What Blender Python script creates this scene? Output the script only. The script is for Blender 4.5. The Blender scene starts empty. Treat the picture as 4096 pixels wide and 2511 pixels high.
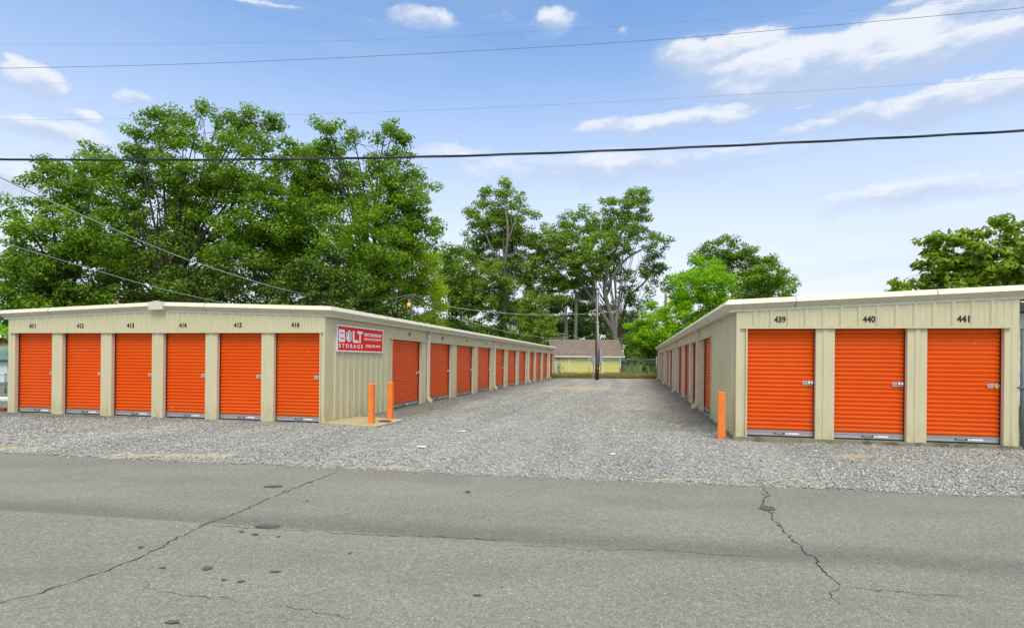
import bpy, math, random
import numpy as np
from mathutils import Matrix, Vector

random.seed(7); RNG = np.random.default_rng(11)
SC = bpy.context.scene
COL = SC.collection
R = math.radians

# ------------------------------------------------------------------ survey of the place
F, CY, ROLL, TH, CAMH = 2281.67, 1440.33, 0.0094, 0.2111, 1.5018
GZ = -0.06                                   # level of the road
CR, SR = math.cos(ROLL), math.sin(ROLL)
EX = np.array([math.cos(TH), -math.sin(TH)]); EY = np.array([math.sin(TH), math.cos(TH)])
OL = np.array([-4.4095, 13.4217]); OR = np.array([4.4596, 11.3354])
K = 4096/2464.0

def ray(px, py):
    x = px-2048; y = py-CY
    return (CR*x+SR*y)/F, -(-SR*x+CR*y)/F
def at(px, py, Y):            # survey sight line to a point Y metres away
    a, b = ray(px*K, py*K); return Vector((a*Y, Y, CAMH+b*Y))
def gnd(px, py, z=GZ):
    a, b = ray(px*K, py*K); k = (z-CAMH)/b; return (a*k, k)

# ------------------------------------------------------------------ materials
def nodes(name):
    m = bpy.data.materials.new(name); m.use_nodes = True
    nt = m.node_tree; nt.nodes.clear()
    out = nt.nodes.new('ShaderNodeOutputMaterial')
    return m, nt, out
def N(nt, typ, **kw):
    n = nt.nodes.new(typ)
    for k, v in kw.items():
        if k.startswith('i_'):
            key = k[2:]; key = int(key) if key.isdigit() else key.replace('_', ' ')
            n.inputs[key].default_value = v
        else: setattr(n, k, v)
    return n
def L(nt, a, b): nt.links.new(a, b)
def math_n(nt, op, a, b=None, c=None, clamp=False):
    n = nt.nodes.new('ShaderNodeMath'); n.operation = op; n.use_clamp = clamp
    for i, v in enumerate((a, b, c)):
        if v is None: continue
        if isinstance(v, (int, float)): n.inputs[i].default_value = v
        else: nt.links.new(v, n.inputs[i])
    return n.outputs[0]
def mixc(nt, fac, a, b, blend='MIX'):
    n = nt.nodes.new('ShaderNodeMix'); n.data_type = 'RGBA'; n.blend_type = blend
    for idx, v in ((0, fac), (6, a), (7, b)):
        if isinstance(v, (int, float)): n.inputs[idx].default_value = v
        elif isinstance(v, (tuple, list)): n.inputs[idx].default_value = (*v[:3], 1)
        else: nt.links.new(v, n.inputs[idx])
    return n.outputs[2]
def ramp(nt, val, p0, p1):
    n = nt.nodes.new('ShaderNodeMapRange'); n.clamp = True; n.interpolation_type = 'SMOOTHSTEP'
    nt.links.new(val, n.inputs[0]); n.inputs[1].default_value = p0; n.inputs[2].default_value = p1
    return n.outputs[0]
def noise(nt, vec, scale, detail=3, rough=.55, dist=0):
    n = nt.nodes.new('ShaderNodeTexNoise'); n.inputs['Scale'].default_value = scale
    n.inputs['Detail'].default_value = detail; n.inputs['Roughness'].default_value = rough
    n.inputs['Distortion'].default_value = dist
    if vec is not None: nt.links.new(vec, n.inputs['Vector'])
    return n.outputs[0]
def pos(nt): return nt.nodes.new('ShaderNodeNewGeometry').outputs['Position']
def scalev(nt, v, s):
    n = nt.nodes.new('ShaderNodeVectorMath'); n.operation = 'MULTIPLY'; nt.links.new(v, n.inputs[0]); n.inputs[1].default_value = s
    return n.outputs[0]
def principled(nt, out, col, rough=.5, metal=0, bump=None, bstr=.3, bdist=.01, spec=.5):
    b = nt.nodes.new('ShaderNodeBsdfPrincipled')
    if isinstance(col, (tuple, list)): b.inputs['Base Color'].default_value = (*col[:3], 1)
    else: nt.links.new(col, b.inputs['Base Color'])
    if isinstance(rough, (int, float)): b.inputs['Roughness'].default_value = rough
    else: nt.links.new(rough, b.inputs['Roughness'])
    b.inputs['Metallic'].default_value = metal
    b.inputs['Specular IOR Level'].default_value = spec
    if bump is not None:
        bn = nt.nodes.new('ShaderNodeBump'); bn.inputs['Strength'].default_value = bstr; bn.inputs['Distance'].default_value = bdist
        nt.links.new(bump, bn.inputs['Height']); nt.links.new(bn.outputs[0], b.inputs['Normal'])
    nt.links.new(b.outputs[0], out.inputs[0])
    return b
def mat(name, col, rough=.5, metal=0, var=.12, vs=3, dirt=None, dirtamt=.35, ds=6, bump=0, bscale=60, spec=.5, stretch=(1, 1, 1)):
    m, nt, out = nodes(name); P = pos(nt)
    Pv = scalev(nt, P, stretch)
    n1 = noise(nt, Pv, vs, 4)
    c = mixc(nt, n1, tuple(x*(1-var) for x in col), tuple(min(1, x*(1+var)) for x in col))
    if dirt:
        n2 = noise(nt, Pv, ds, 5, .65)
        c = mixc(nt, math_n(nt, 'MULTIPLY', ramp(nt, n2, .5, .75), dirtamt), c, dirt)
    bp = noise(nt, P, bscale, 2) if bump else None
    principled(nt, out, c, rough, metal, bp, bump, .01, spec)
    return m

M = {}
def make_siding():
    # beige painted steel with faint dirt runs and a green-brown tide mark close to the slab
    m, nt, out = nodes('beige_steel'); P = pos(nt)
    n1 = noise(nt, P, 1.3, 4)
    c = mixc(nt, n1, (.525, .470, .278), (.610, .555, .35))
    run = noise(nt, scalev(nt, P, (22, 22, 1.1)), 1, 3)
    c = mixc(nt, math_n(nt, 'MULTIPLY', ramp(nt, run, .5, .8), .32), c, (.36, .32, .17))
    sep = nt.nodes.new('ShaderNodeSeparateXYZ'); L(nt, P, sep.inputs[0])
    low = math_n(nt, 'MULTIPLY', ramp(nt, sep.outputs[2], .55, -.02), ramp(nt, noise(nt, scalev(nt, P, (9, 9, 3)), 1, 4), .42, .62))
    c = mixc(nt, math_n(nt, 'MULTIPLY', low, .5), c, (.36, .33, .12))
    spk = ramp(nt, noise(nt, P, 38, 1), .74, .80)
    c = mixc(nt, math_n(nt, 'MULTIPLY', spk, .35), c, (.16, .13, .07))
    principled(nt, out, c, .42, 0, noise(nt, P, 4, 2), .12, .02)
    return m
M['beige'] = make_siding()
def make_trim():
    m, nt, out = nodes('cream_trim'); P = pos(nt)
    n1 = noise(nt, P, 1.1, 4)
    c = mixc(nt, n1, (.58, .545, .40), (.68, .65, .50))
    run = noise(nt, scalev(nt, P, (14, 14, 3)), 1, 4, .7)
    c = mixc(nt, math_n(nt, 'MULTIPLY', ramp(nt, run, .48, .75), .4), c, (.34, .29, .16))
    spk = ramp(nt, noise(nt, P, 45, 2), .66, .74)
    c = mixc(nt, math_n(nt, 'MULTIPLY', spk, .5), c, (.15, .12, .07))
    principled(nt, out, c, .4, 0, noise(nt, P, 3, 2), .15, .02)
    return m
M['trim'] = make_trim()
def make_orange():
    m, nt, out = nodes('orange_curtain'); P = pos(nt)
    n1 = noise(nt, P, .9, 3)
    oi = nt.nodes.new('ShaderNodeObjectInfo')
    c = mixc(nt, n1, (.76, .090, .001), (.88, .128, .002))
    c = mixc(nt, math_n(nt, 'MULTIPLY', oi.outputs['Random'], .16), c, (.74, .12, .012))
    chip = ramp(nt, noise(nt, P, 7.5, 2, .4), .775, .80)
    c = mixc(nt, math_n(nt, 'MULTIPLY', chip, .7), c, (.85, .45, .30))
    dust = noise(nt, scalev(nt, P, (3, 3, 12)), 1, 4)
    c = mixc(nt, math_n(nt, 'MULTIPLY', ramp(nt, dust, .5, .8), .18), c, (.60, .20, .06))
    sp_ = nt.nodes.new('ShaderNodeSeparateXYZ'); L(nt, P, sp_.inputs[0])
    splash = math_n(nt, 'MULTIPLY', ramp(nt, sp_.outputs[2], .62, .10), ramp(nt, noise(nt, scalev(nt, P, (7, 7, 4)), 1, 4, .65), .40, .70))
    c = mixc(nt, math_n(nt, 'MULTIPLY', splash, .30), c, (.50, .22, .09))
    fade = ramp(nt, noise(nt, scalev(nt, P, (1.2, 1.2, .5)), 1, 4, .6), .45, .75)
    c = mixc(nt, math_n(nt, 'MULTIPLY', fade, .08), c, (.88, .22, .05))
    principled(nt, out, c, .33, 0, noise(nt, P, 5, 2), .12, .02, .30)
    return m
M['orange'] = make_orange()
M['bollard'] = mat('bollard_orange', (.84, .20, .022), .5, var=.12, dirt=(.22, .08, .02), dirtamt=.6, ds=14)
M['silver'] = mat('galvanised_steel', (.46, .47, .47), .38, .55, var=.15, vs=12)
M['chrome'] = mat('chromed_latch', (.75, .74, .70), .22, .9, var=.1)
M['black'] = mat('black_rubber', (.018, .018, .018), .7)
M['ink'] = mat('black_paint', (.012, .010, .008), .6)
M['yellowtag'] = mat('yellow_tag', (.8, .5, .02), .5)
M['signred'] = mat('sign_red', (.78, .028, .006), .6, var=.06, spec=.12)
M['signwhite'] = mat('sign_white', (.80, .82, .83), .4, var=.05)
M['greybox'] = mat('grey_enclosure', (.30, .34, .36), .45, .2, dirt=(.18, .17, .15))
M['rust'] = mat('rusty_iron', (.16, .06, .03), .8, .3, var=.4, vs=30)
M['cable'] = mat('black_cable', (.014, .022, .024), .5)
M['palecable'] = mat('pale_aluminium_cable', (.50, .52, .52), .45, .3)
M['greycable'] = mat('weathered_cable', (.10, .12, .14), .5)
M['woodgrey'] = mat('weathered_pole_wood', (.17, .145, .115), .9, var=.35, vs=2, stretch=(9, 9, .8), bump=.4, bscale=25)
M['woodbrown'] = mat('creosote_pole_wood', (.085, .045, .030), .85, var=.55, vs=2, stretch=(9, 9, .6), bump=.4, bscale=25)
M['fence'] = mat('fence_galvanised', (.36, .38, .38), .5, .5)
M['greenpost'] = mat('grey_green_post', (.16, .20, .20), .55, .3)
M['yellowwall'] = mat('yellow_siding', (.72, .66, .17), .6, var=.07, dirt=(.45, .42, .12), dirtamt=.3)
M['whitetrim'] = mat('white_trim', (.72, .74, .74), .5, dirt=(.4, .42, .4))
M['blockwhite'] = mat('white_block_paint', (.62, .63, .62), .7, dirt=(.35, .34, .30), dirtamt=.6, bump=.5, bscale=30)
M['darkwood'] = mat('dark_eave', (.05, .045, .035), .8)
M['brickred'] = mat('red_brick', (.20, .055, .035), .85, var=.35, vs=20)
M['greenroof'] = mat('green_metal_roof', (.16, .27, .20), .5, dirt=(.35, .38, .33))
M['cream'] = mat('cream_siding', (.48, .46, .28), .6)
M['tanroof'] = mat('tan_roof', (.42, .24, .17), .8)

def make_shingle():
    m, nt, out = nodes('brown_shingles')
    tc = nt.nodes.new('ShaderNodeTexCoord')
    br = nt.nodes.new('ShaderNodeTexBrick'); L(nt, tc.outputs['Object'], br.inputs['Vector'])
    br.inputs['Scale'].default_value = 1; br.inputs['Brick Width'].default_value = .32; br.inputs['Row Height'].default_value = .13
    br.inputs['Mortar Size'].default_value = .008; br.inputs['Color1'].default_value = (.12, .098, .075, 1); br.inputs['Color2'].default_value = (.22, .185, .14, 1)
    br.inputs['Mortar'].default_value = (.07, .05, .04, 1)
    c = mixc(nt, math_n(nt, 'MULTIPLY', noise(nt, tc.outputs['Object'], 2, 4), .5), br.outputs[0], (.20, .14, .11))
    principled(nt, out, c, .9)
    return m
M['shingle'] = make_shingle()
def make_roofmetal():
    m, nt, out = nodes('roof_metal'); principled(nt, out, (.55, .55, .50), .4, .3); return m
M['roofmetal'] = make_roofmetal()
def make_concrete(name, c1, c2, stain, amt):
    m, nt, out = nodes(name); P = pos(nt)
    c = mixc(nt, noise(nt, P, 3, 5, .65), c1, c2)
    c = mixc(nt, math_n(nt, 'MULTIPLY', ramp(nt, noise(nt, P, 2.4, 4, .6), .46, .62), amt), c, stain)
    c = mixc(nt, ramp(nt, noise(nt, P, 50, 2), .62, .75), c, tuple(x*.55 for x in c1))
    principled(nt, out, c, .85, 0, noise(nt, P, 40, 3), .3, .01)
    return m
M['concrete'] = make_concrete('slab_concrete', (.17, .155, .10), (.30, .27, .18), (.07, .07, .035), .8)
M['pad'] = make_concrete('pad_concrete', (.33, .28, .17), (.46, .40, .26), (.42, .24, .08), .55)
M['bark_dark'] = mat('dark_bark', (.045, .035, .025), .95, var=.4, vs=2, stretch=(4, 4, .6))
M['bark_pale'] = mat('pale_bark', (.15, .138, .11), .9, var=.45, vs=3, stretch=(3, 3, .8))
M['bark_mid'] = mat('brown_bark', (.12, .10, .075), .9, var=.4, vs=2, stretch=(4, 4, .6))

def leafmat(name, dark, light, trans=.36):
    m, nt, out = nodes(name)
    a = nt.nodes.new('ShaderNodeAttribute'); a.attribute_name = 'tint'
    c = mixc(nt, a.outputs['Fac'], dark, light)
    b = nt.nodes.new('ShaderNodeBsdfPrincipled'); b.inputs['Roughness'].default_value = .45
    b.inputs['Specular IOR Level'].default_value = .35
    L(nt, c, b.inputs['Base Color'])
    t = nt.nodes.new('ShaderNodeBsdfTranslucent')
    c2 = mixc(nt, 1.0, c, (1.5, 1.6, .6), 'MULTIPLY'); L(nt, c2, t.inputs[0])
    mx = nt.nodes.new('ShaderNodeMixShader'); mx.inputs[0].default_value = trans
    L(nt, b.outputs[0], mx.inputs[1]); L(nt, t.outputs[0], mx.inputs[2]); L(nt, mx.outputs[0], out.inputs[0])
    return m
LM = dict(
    pecan=leafmat('pecan_leaf', (.052, .120, .006), (.215, .365, .012)),
    lime=leafmat('lime_leaf', (.14, .25, .005), (.38, .52, .010), .40),
    bright=leafmat('bright_leaf', (.12, .27, .004), (.31, .54, .006), .40),
    oak=leafmat('oak_leaf', (.060, .125, .008), (.21, .33, .016)),
    airy=leafmat('airy_leaf', (.080, .150, .018), (.24, .36, .030)),
    dark=leafmat('dark_leaf', (.034, .078, .007), (.125, .225, .014), .25),
    mulberry=leafmat('broad_leaf', (.075, .145, .010), (.27, .37, .020)),
    reed=leafmat('reed_blade', (.10, .20, .03), (.30, .42, .09)),
    drygrass=leafmat('dry_grass_blade', (.22, .18, .06), (.42, .36, .13)),
    mossy=leafmat('mossy_weed_blade', (.16, .17, .04), (.34, .33, .08)),
    straw=leafmat('pine_straw_needle', (.16, .075, .03), (.36, .20, .08), .1),
    grass=leafmat('green_grass_blade', (.08, .16, .02), (.2, .30, .05)),
)

def make_asphalt():
    m, nt, out = nodes('asphalt'); P = pos(nt)
    sep = nt.nodes.new('ShaderNodeSeparateXYZ'); L(nt, P, sep.inputs[0]); X, Y = sep.outputs[0], sep.outputs[1]
    v = nt.nodes.new('ShaderNodeTexVoronoi'); v.inputs['Scale'].default_value = 115; L(nt, P, v.inputs['Vector'])
    vs = nt.nodes.new('ShaderNodeSeparateColor'); L(nt, v.outputs['Color'], vs.inputs[0])
    agg = vs.outputs[0]
    c = mixc(nt, agg, (.146, .144, .123), (.278, .273, .234))
    c = mixc(nt, ramp(nt, vs.outputs[1], .93, .97), c, (.40, .39, .34))
    c = mixc(nt, math_n(nt, 'MULTIPLY', ramp(nt, noise(nt, P, 60, 2), .55, .72), .5), c, (.085, .085, .08))
    c = mixc(nt, math_n(nt, 'MULTIPLY', ramp(nt, noise(nt, P, 16, 4, .7), .42, .70), .35), c, (.10, .10, .09))
    # broad tone changes of the old surface
    big = noise(nt, scalev(nt, P, (.35, .9, 1)), 1.1, 5, .6)
    c = mixc(nt, 1.0, c, mixc(nt, big, (.72, .71, .68), (1.22, 1.22, 1.2)), 'MULTIPLY')
    # damp dark run along the seam
    q = math_n(nt, 'ADD', math_n(nt, 'ADD', Y, math_n(nt, 'MULTIPLY', X, .168)), -4.90)
    wob = math_n(nt, 'MULTIPLY', math_n(nt, 'ADD', noise(nt, scalev(nt, P, (.8, .8, 1)), 1, 3), -.5), .35)
    sharp = ramp(nt, q, -.02, .03)
    soft = ramp(nt, math_n(nt, 'ADD', q, wob), -.30, .12)
    xr = ramp(nt, X, -.6, 1.6)
    near = mixc(nt, xr, sharp, soft)
    far = ramp(nt, math_n(nt, 'ADD', q, wob), .62, .10)
    band = math_n(nt, 'MULTIPLY', near, far)
    c = mixc(nt, math_n(nt, 'MULTIPLY', band, .50), c, mixc(nt, 1.0, c, (.40, .40, .40), 'MULTIPLY'))
    # brown dirt carried onto the road beside the gravel
    edge = ramp(nt, math_n(nt, 'ADD', math_n(nt, 'ADD', Y, math_n(nt, 'MULTIPLY', X, .168)), math_n(nt, 'MULTIPLY', noise(nt, P, 1.2, 4), 1.6)), 7.6, 8.9)
    c = mixc(nt, math_n(nt, 'MULTIPLY', edge, .35), c, (.135, .125, .095))
    pat = ramp(nt, noise(nt, scalev(nt, P, (.5, 1, 1)), .9, 5, .62), .50, .66)
    c = mixc(nt, math_n(nt, 'MULTIPLY', pat, .28), c, (.125, .12, .105))
    principled(nt, out, c, .88, 0, math_n(nt, 'ADD', v.outputs['Distance'], noise(nt, P, 60, 2)), .55, .006)
    return m
M['asphalt'] = make_asphalt()

def ell_mask(nt, X, Y, lst):
    tot = None
    for (cx, cy, rx, ry) in lst:
        a = math_n(nt, 'DIVIDE', math_n(nt, 'ADD', X, -cx), rx); b = math_n(nt, 'DIVIDE', math_n(nt, 'ADD', Y, -cy), ry)
        d = math_n(nt, 'SUBTRACT', 1, math_n(nt, 'SQRT', math_n(nt, 'ADD', math_n(nt, 'MULTIPLY', a, a), math_n(nt, 'MULTIPLY', b, b))))
        tot = d if tot is None else math_n(nt, 'MAXIMUM', tot, d)
    return tot
def make_gravel():
    m, nt, out = nodes('gravel_bed'); P = pos(nt)
    sep = nt.nodes.new('ShaderNodeSeparateXYZ'); L(nt, P, sep.inputs[0]); X, Y = sep.outputs[0], sep.outputs[1]
    v = nt.nodes.new('ShaderNodeTexVoronoi'); v.inputs['Scale'].default_value = 26; v.inputs['Randomness'].default_value = 1; L(nt, P, v.inputs['Vector'])
    vs = nt.nodes.new('ShaderNodeSeparateColor'); L(nt, v.outputs['Color'], vs.inputs[0])
    c = mixc(nt, vs.outputs[0], (.155, .152, .136), (.53, .52, .47))
    v2 = nt.nodes.new('ShaderNodeTexVoronoi'); v2.inputs['Scale'].default_value = 11; L(nt, P, v2.inputs['Vector'])
    vs2 = nt.nodes.new('ShaderNodeSeparateColor'); L(nt, v2.outputs['Color'], vs2.inputs[0])
    c = mixc(nt, .45, c, mixc(nt, vs2.outputs[1], (.13, .135, .13), (.50, .50, .48)))
    c = mixc(nt, math_n(nt, 'MULTIPLY', ramp(nt, v.outputs['Distance'], .35, .8), .6), c, (.08, .08, .075))
    c = mixc(nt, math_n(nt, 'MULTIPLY', ramp(nt, noise(nt, P, 2.4, 5, .75), .45, .72), .5), c, (.20, .205, .20))
    c = mixc(nt, 1.0, c, mixc(nt, noise(nt, P, .45, 4), (.82, .82, .80), (1.15, 1.15, 1.13)), 'MULTIPLY')
    # darker gravel along both aisle walls
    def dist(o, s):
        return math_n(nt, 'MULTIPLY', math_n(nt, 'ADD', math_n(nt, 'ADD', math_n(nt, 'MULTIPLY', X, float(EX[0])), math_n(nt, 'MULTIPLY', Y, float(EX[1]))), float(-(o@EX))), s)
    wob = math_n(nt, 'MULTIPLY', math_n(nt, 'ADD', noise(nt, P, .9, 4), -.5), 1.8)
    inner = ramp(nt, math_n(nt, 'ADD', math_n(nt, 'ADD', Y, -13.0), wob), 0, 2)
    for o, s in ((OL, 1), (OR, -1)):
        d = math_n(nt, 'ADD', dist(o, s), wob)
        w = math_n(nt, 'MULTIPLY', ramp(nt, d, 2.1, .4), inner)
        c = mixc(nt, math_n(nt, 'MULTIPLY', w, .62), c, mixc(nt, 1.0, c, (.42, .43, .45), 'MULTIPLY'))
    across = math_n(nt, 'ADD', dist(OL, 1), math_n(nt, 'MULTIPLY', math_n(nt, 'ADD', noise(nt, P, .12, 2), -.5), 1.2))
    cmb = nt.nodes.new('ShaderNodeCombineXYZ'); L(nt, math_n(nt, 'MULTIPLY', across, 1.3), cmb.inputs[0]); L(nt, math_n(nt, 'MULTIPLY', Y, .07), cmb.inputs[1])
    trk = ramp(nt, noise(nt, cmb.outputs[0], 1.0, 3, .6), .40, .62)
    c = mixc(nt, 1.0, c, mixc(nt, trk, (.84, .85, .86), (1.10, 1.09, 1.06)), 'MULTIPLY')
    nz = math_n(nt, 'MULTIPLY', math_n(nt, 'ADD', noise(nt, scalev(nt, P, (1, 1, 1)), 2.2, 5, .7), -.5), 2.6)
    tan = [(-8.6, 9.55, 1.6, .16), (-5.3, 9.0, 1.5, .2), (-1.75, 8.22, .5, .09), (-3.2, 8.55, .5, .1), (3.7, 32, 2.2, 2.6), (2.2, 7.55, .6, .07), (5.7, 9.5, .5, .22)]
    t = ramp(nt, math_n(nt, 'ADD', ell_mask(nt, X, Y, tan), math_n(nt, 'MULTIPLY', nz, .45)), .05, .55)
    c = mixc(nt, math_n(nt, 'MULTIPLY', t, .6), c, (.46, .35, .19))
    straw = [(4.47, 14.6, .42, .5), (-2.4, 18.1, .75, .55), (-2.7, 16.7, .5, .35), (4.6, 17.1, .7, .5), (-3.4, 12.3, .6, .12), (2.7, 20, .5, .9)]
    t = ramp(nt, math_n(nt, 'ADD', ell_mask(nt, X, Y, straw), math_n(nt, 'MULTIPLY', nz, .6)), .1, .6)
    c = mixc(nt, math_n(nt, 'MULTIPLY', t, .65), c, (.30, .18, .08))
    moss = ramp(nt, math_n(nt, 'ADD', ell_mask(nt, X, Y, [(4.6, 13.2, .35, .22), (-6.3, 12.9, .5, .2), (-3.0, 17.4, .7, .4)]), math_n(nt, 'MULTIPLY', nz, .6)), .1, .6)
    c = mixc(nt, math_n(nt, 'MULTIPLY', moss, .45), c, (.16, .19, .06))
    principled(nt, out, c, .9, 0, math_n(nt, 'SUBTRACT', 1, v.outputs['Distance']), .8, .02)
    return m
M['gravel'] = make_gravel()
def make_stone():
    m, nt, out = nodes('gravel_stone')
    a = nt.nodes.new('ShaderNodeAttribute'); a.attribute_name = 'tint'
    c = mixc(nt, a.outputs['Fac'], (.17, .167, .15), (.54, .532, .48))
    principled(nt, out, c, .8)
    return m
M['stone'] = make_stone()
def make_ground():
    m, nt, out = nodes('grass_ground'); P = pos(nt)
    c = mixc(nt, noise(nt, P, .6, 5, .7), (.06, .11, .02), (.15, .22, .04))
    c = mixc(nt, ramp(nt, noise(nt, P, .25, 4), .5, .7), c, (.20, .17, .08))
    c = mixc(nt, ramp(nt, noise(nt, P, 9, 3), .5, .75), c, (.04, .075, .015))
    principled(nt, out, c, .95, 0, noise(nt, P, 14, 3), .8, .05)
    return m
M['ground'] = make_ground()
M['crack'] = mat('crack_fill', (.028, .026, .022), .95)
M['stain'] = mat('oil_stain', (.078, .076, .068), .75, var=.25, vs=30)
M['chain'] = mat('chain_wire', (.30, .31, .30), .5, .4)

# ------------------------------------------------------------------ mesh helpers
def mesh(name, V, Fc, m, smooth=False):
    me = bpy.data.meshes.new(name); me.from_pydata([tuple(v) for v in V], [], Fc); me.materials.append(m)
    if smooth:
        me.polygons.foreach_set('use_smooth', [True]*len(me.polygons))
    me.update(); return me
def link(name, me, parent=None, loc=None, rz=None):
    o = bpy.data.objects.new(name, me); COL.objects.link(o)
    if parent is not None: o.parent = parent
    if loc is not None: o.location = loc
    if rz is not None: o.rotation_euler = (0, 0, rz)
    return o
def tag(o, label=None, cat=None, group=None, kind=None):
    if label: o['label'] = label
    if cat: o['category'] = cat
    if group: o['group'] = group
    if kind: o['kind'] = kind
    return o
def empty(name, loc=(0, 0, 0), rz=0):
    o = bpy.data.objects.new(name, None); COL.objects.link(o); o.location = loc; o.rotation_euler = (0, 0, rz); return o

class MB:
    def __init__(s): s.V = []; s.F = []
    def raw(s, V, Fc):
        n = len(s.V); s.V += [tuple(v) for v in V]; s.F += [tuple(i+n for i in f) for f in Fc]; return s
    def box(s, x0, x1, y0, y1, z0, z1):
        return s.raw([(x0, y0, z0), (x1, y0, z0), (x1, y1, z0), (x0, y1, z0), (x0, y0, z1), (x1, y0, z1), (x1, y1, z1), (x0, y1, z1)],
                     [(0, 3, 2, 1), (4, 5, 6, 7), (0, 1, 5, 4), (1, 2, 6, 5), (2, 3, 7, 6), (3, 0, 4, 7)])
    def boxz(s, x0, x1, y0, y1, z0, zt):   # sloping top: zt(x)
        return s.raw([(x0, y0, z0), (x1, y0, z0), (x1, y1, z0), (x0, y1, z0), (x0, y0, zt(x0)), (x1, y0, zt(x1)), (x1, y1, zt(x1)), (x0, y1, zt(x0))],
                     [(0, 3, 2, 1), (4, 5, 6, 7), (0, 1, 5, 4), (1, 2, 6, 5), (2, 3, 7, 6), (3, 0, 4, 7)])
    def prism(s, pts, ax, a0, a1):         # polygon pts extruded along axis ax
        n = len(pts)
        def mk(p, a): q = [0, 0, 0]; o = [i for i in range(3) if i != ax]; q[o[0]], q[o[1]] = p; q[ax] = a; return q
        V = [mk(p, a0) for p in pts]+[mk(p, a1) for p in pts]
        Fc = [tuple(range(n))[::-1], tuple(range(n, 2*n))]+[(i, (i+1) % n, (i+1) % n+n, i+n) for i in range(n)]
        return s.raw(V, Fc)
    def tube(s, pts, r, n=8, cap=True):
        pts = [Vector(p) for p in pts]; m_ = len(pts)
        rr = r if isinstance(r, (list, tuple, np.ndarray)) else [r]*m_
        ring = []
        up = None
        for i, p in enumerate(pts):
            d = (pts[min(i+1, m_-1)]-pts[max(i-1, 0)])
            if d.length < 1e-9: d = Vector((0, 0, 1))
            d.normalize()
            if up is None: up = Vector((0, 0, 1)) if abs(d.z) < .9 else Vector((1, 0, 0))
            u = (up-d*up.dot(d)); u.normalize(); w = d.cross(u); up = u
            ring.append([p+(u*math.cos(2*math.pi*k/n)+w*math.sin(2*math.pi*k/n))*float(rr[i]) for k in range(n)])
        V = [v for r_ in ring for v in r_]; Fc = []
        for i in range(m_-1):
            for k in range(n):
                a = i*n+k; b = i*n+(k+1) % n; Fc.append((a, b, b+n, a+n))
        if cap: Fc.append(tuple(range(n))[::-1]); Fc.append(tuple(range((m_-1)*n, m_*n)))
        return s.raw(V, Fc)
    def sphere(s, c, r, nu=10, nv=6, sz=1):
        V = [(c[0], c[1], c[2]-r*sz)]
        for j in range(1, nv):
            t = -math.pi/2+math.pi*j/nv
            for i in range(nu):
                a = 2*math.pi*i/nu; V.append((c[0]+r*math.cos(t)*math.cos(a), c[1]+r*math.cos(t)*math.sin(a), c[2]+r*sz*math.sin(t)))
        V.append((c[0], c[1], c[2]+r*sz)); Fc = []
        for i in range(nu): Fc.append((0, 1+(i+1) % nu, 1+i))
        for j in range(nv-2):
            for i in range(nu):
                a = 1+j*nu+i; b = 1+j*nu+(i+1) % nu; Fc.append((a, b, b+nu, a+nu))
        t = len(V)-1; o = 1+(nv-2)*nu
        for i in range(nu): Fc.append((o+i, o+(i+1) % nu, t))
        return s.raw(V, Fc)
    def mesh(s, name, m, smooth=False): return mesh(name, s.V, s.F, m, smooth)
    def obj(s, name, m, parent=None, loc=None, rz=None, smooth=False): return link(name, s.mesh(name, m, smooth), parent, loc, rz)

def spline(pts, n=24):
    P_ = [Vector(p) for p in pts]; out = []
    for i in range(len(P_)-1):
        a = P_[max(i-1, 0)]; b = P_[i]; c = P_[i+1]; d = P_[min(i+2, len(P_)-1)]
        for k in range(n):
            t = k/n
            out.append(.5*((2*b)+(c-a)*t+(2*a-5*b+4*c-d)*t*t+(-a+3*b-3*c+d)*t**3))
    out.append(P_[-1]); return out

def text_mesh(txt, w, h, m, offset=.0, name='lettering', spacing=1.0, ext=.0012):
    """mesh of text centred on origin in the local x/z plane, facing -y"""
    cu = bpy.data.curves.new('txt', 'FONT'); cu.body = txt; cu.size = 1; cu.offset = offset; cu.extrude = .5
    cu.space_character = spacing; cu.resolution_u = 4
    o = bpy.data.objects.new('txt', cu); COL.objects.link(o)
    dg = bpy.context.evaluated_depsgraph_get(); me = bpy.data.meshes.new_from_object(o.evaluated_get(dg))
    bpy.data.objects.remove(o); bpy.data.curves.remove(cu)
    n = len(me.vertices); a = np.empty(n*3); me.vertices.foreach_get('co', a); a = a.reshape(-1, 3)
    mn, mx = a.min(0), a.max(0); c = (mn+mx)/2; s = mx-mn
    b = np.empty_like(a); b[:, 0] = (a[:, 0]-c[0])/s[0]*w; b[:, 2] = (a[:, 1]-c[1])/s[1]*h; b[:, 1] = -(a[:, 2]-c[2])/s[2]*2*ext
    me.vertices.foreach_set('co', b.ravel()); me.name = name; me.materials.clear(); me.materials.append(m); me.update()
    return me

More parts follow.
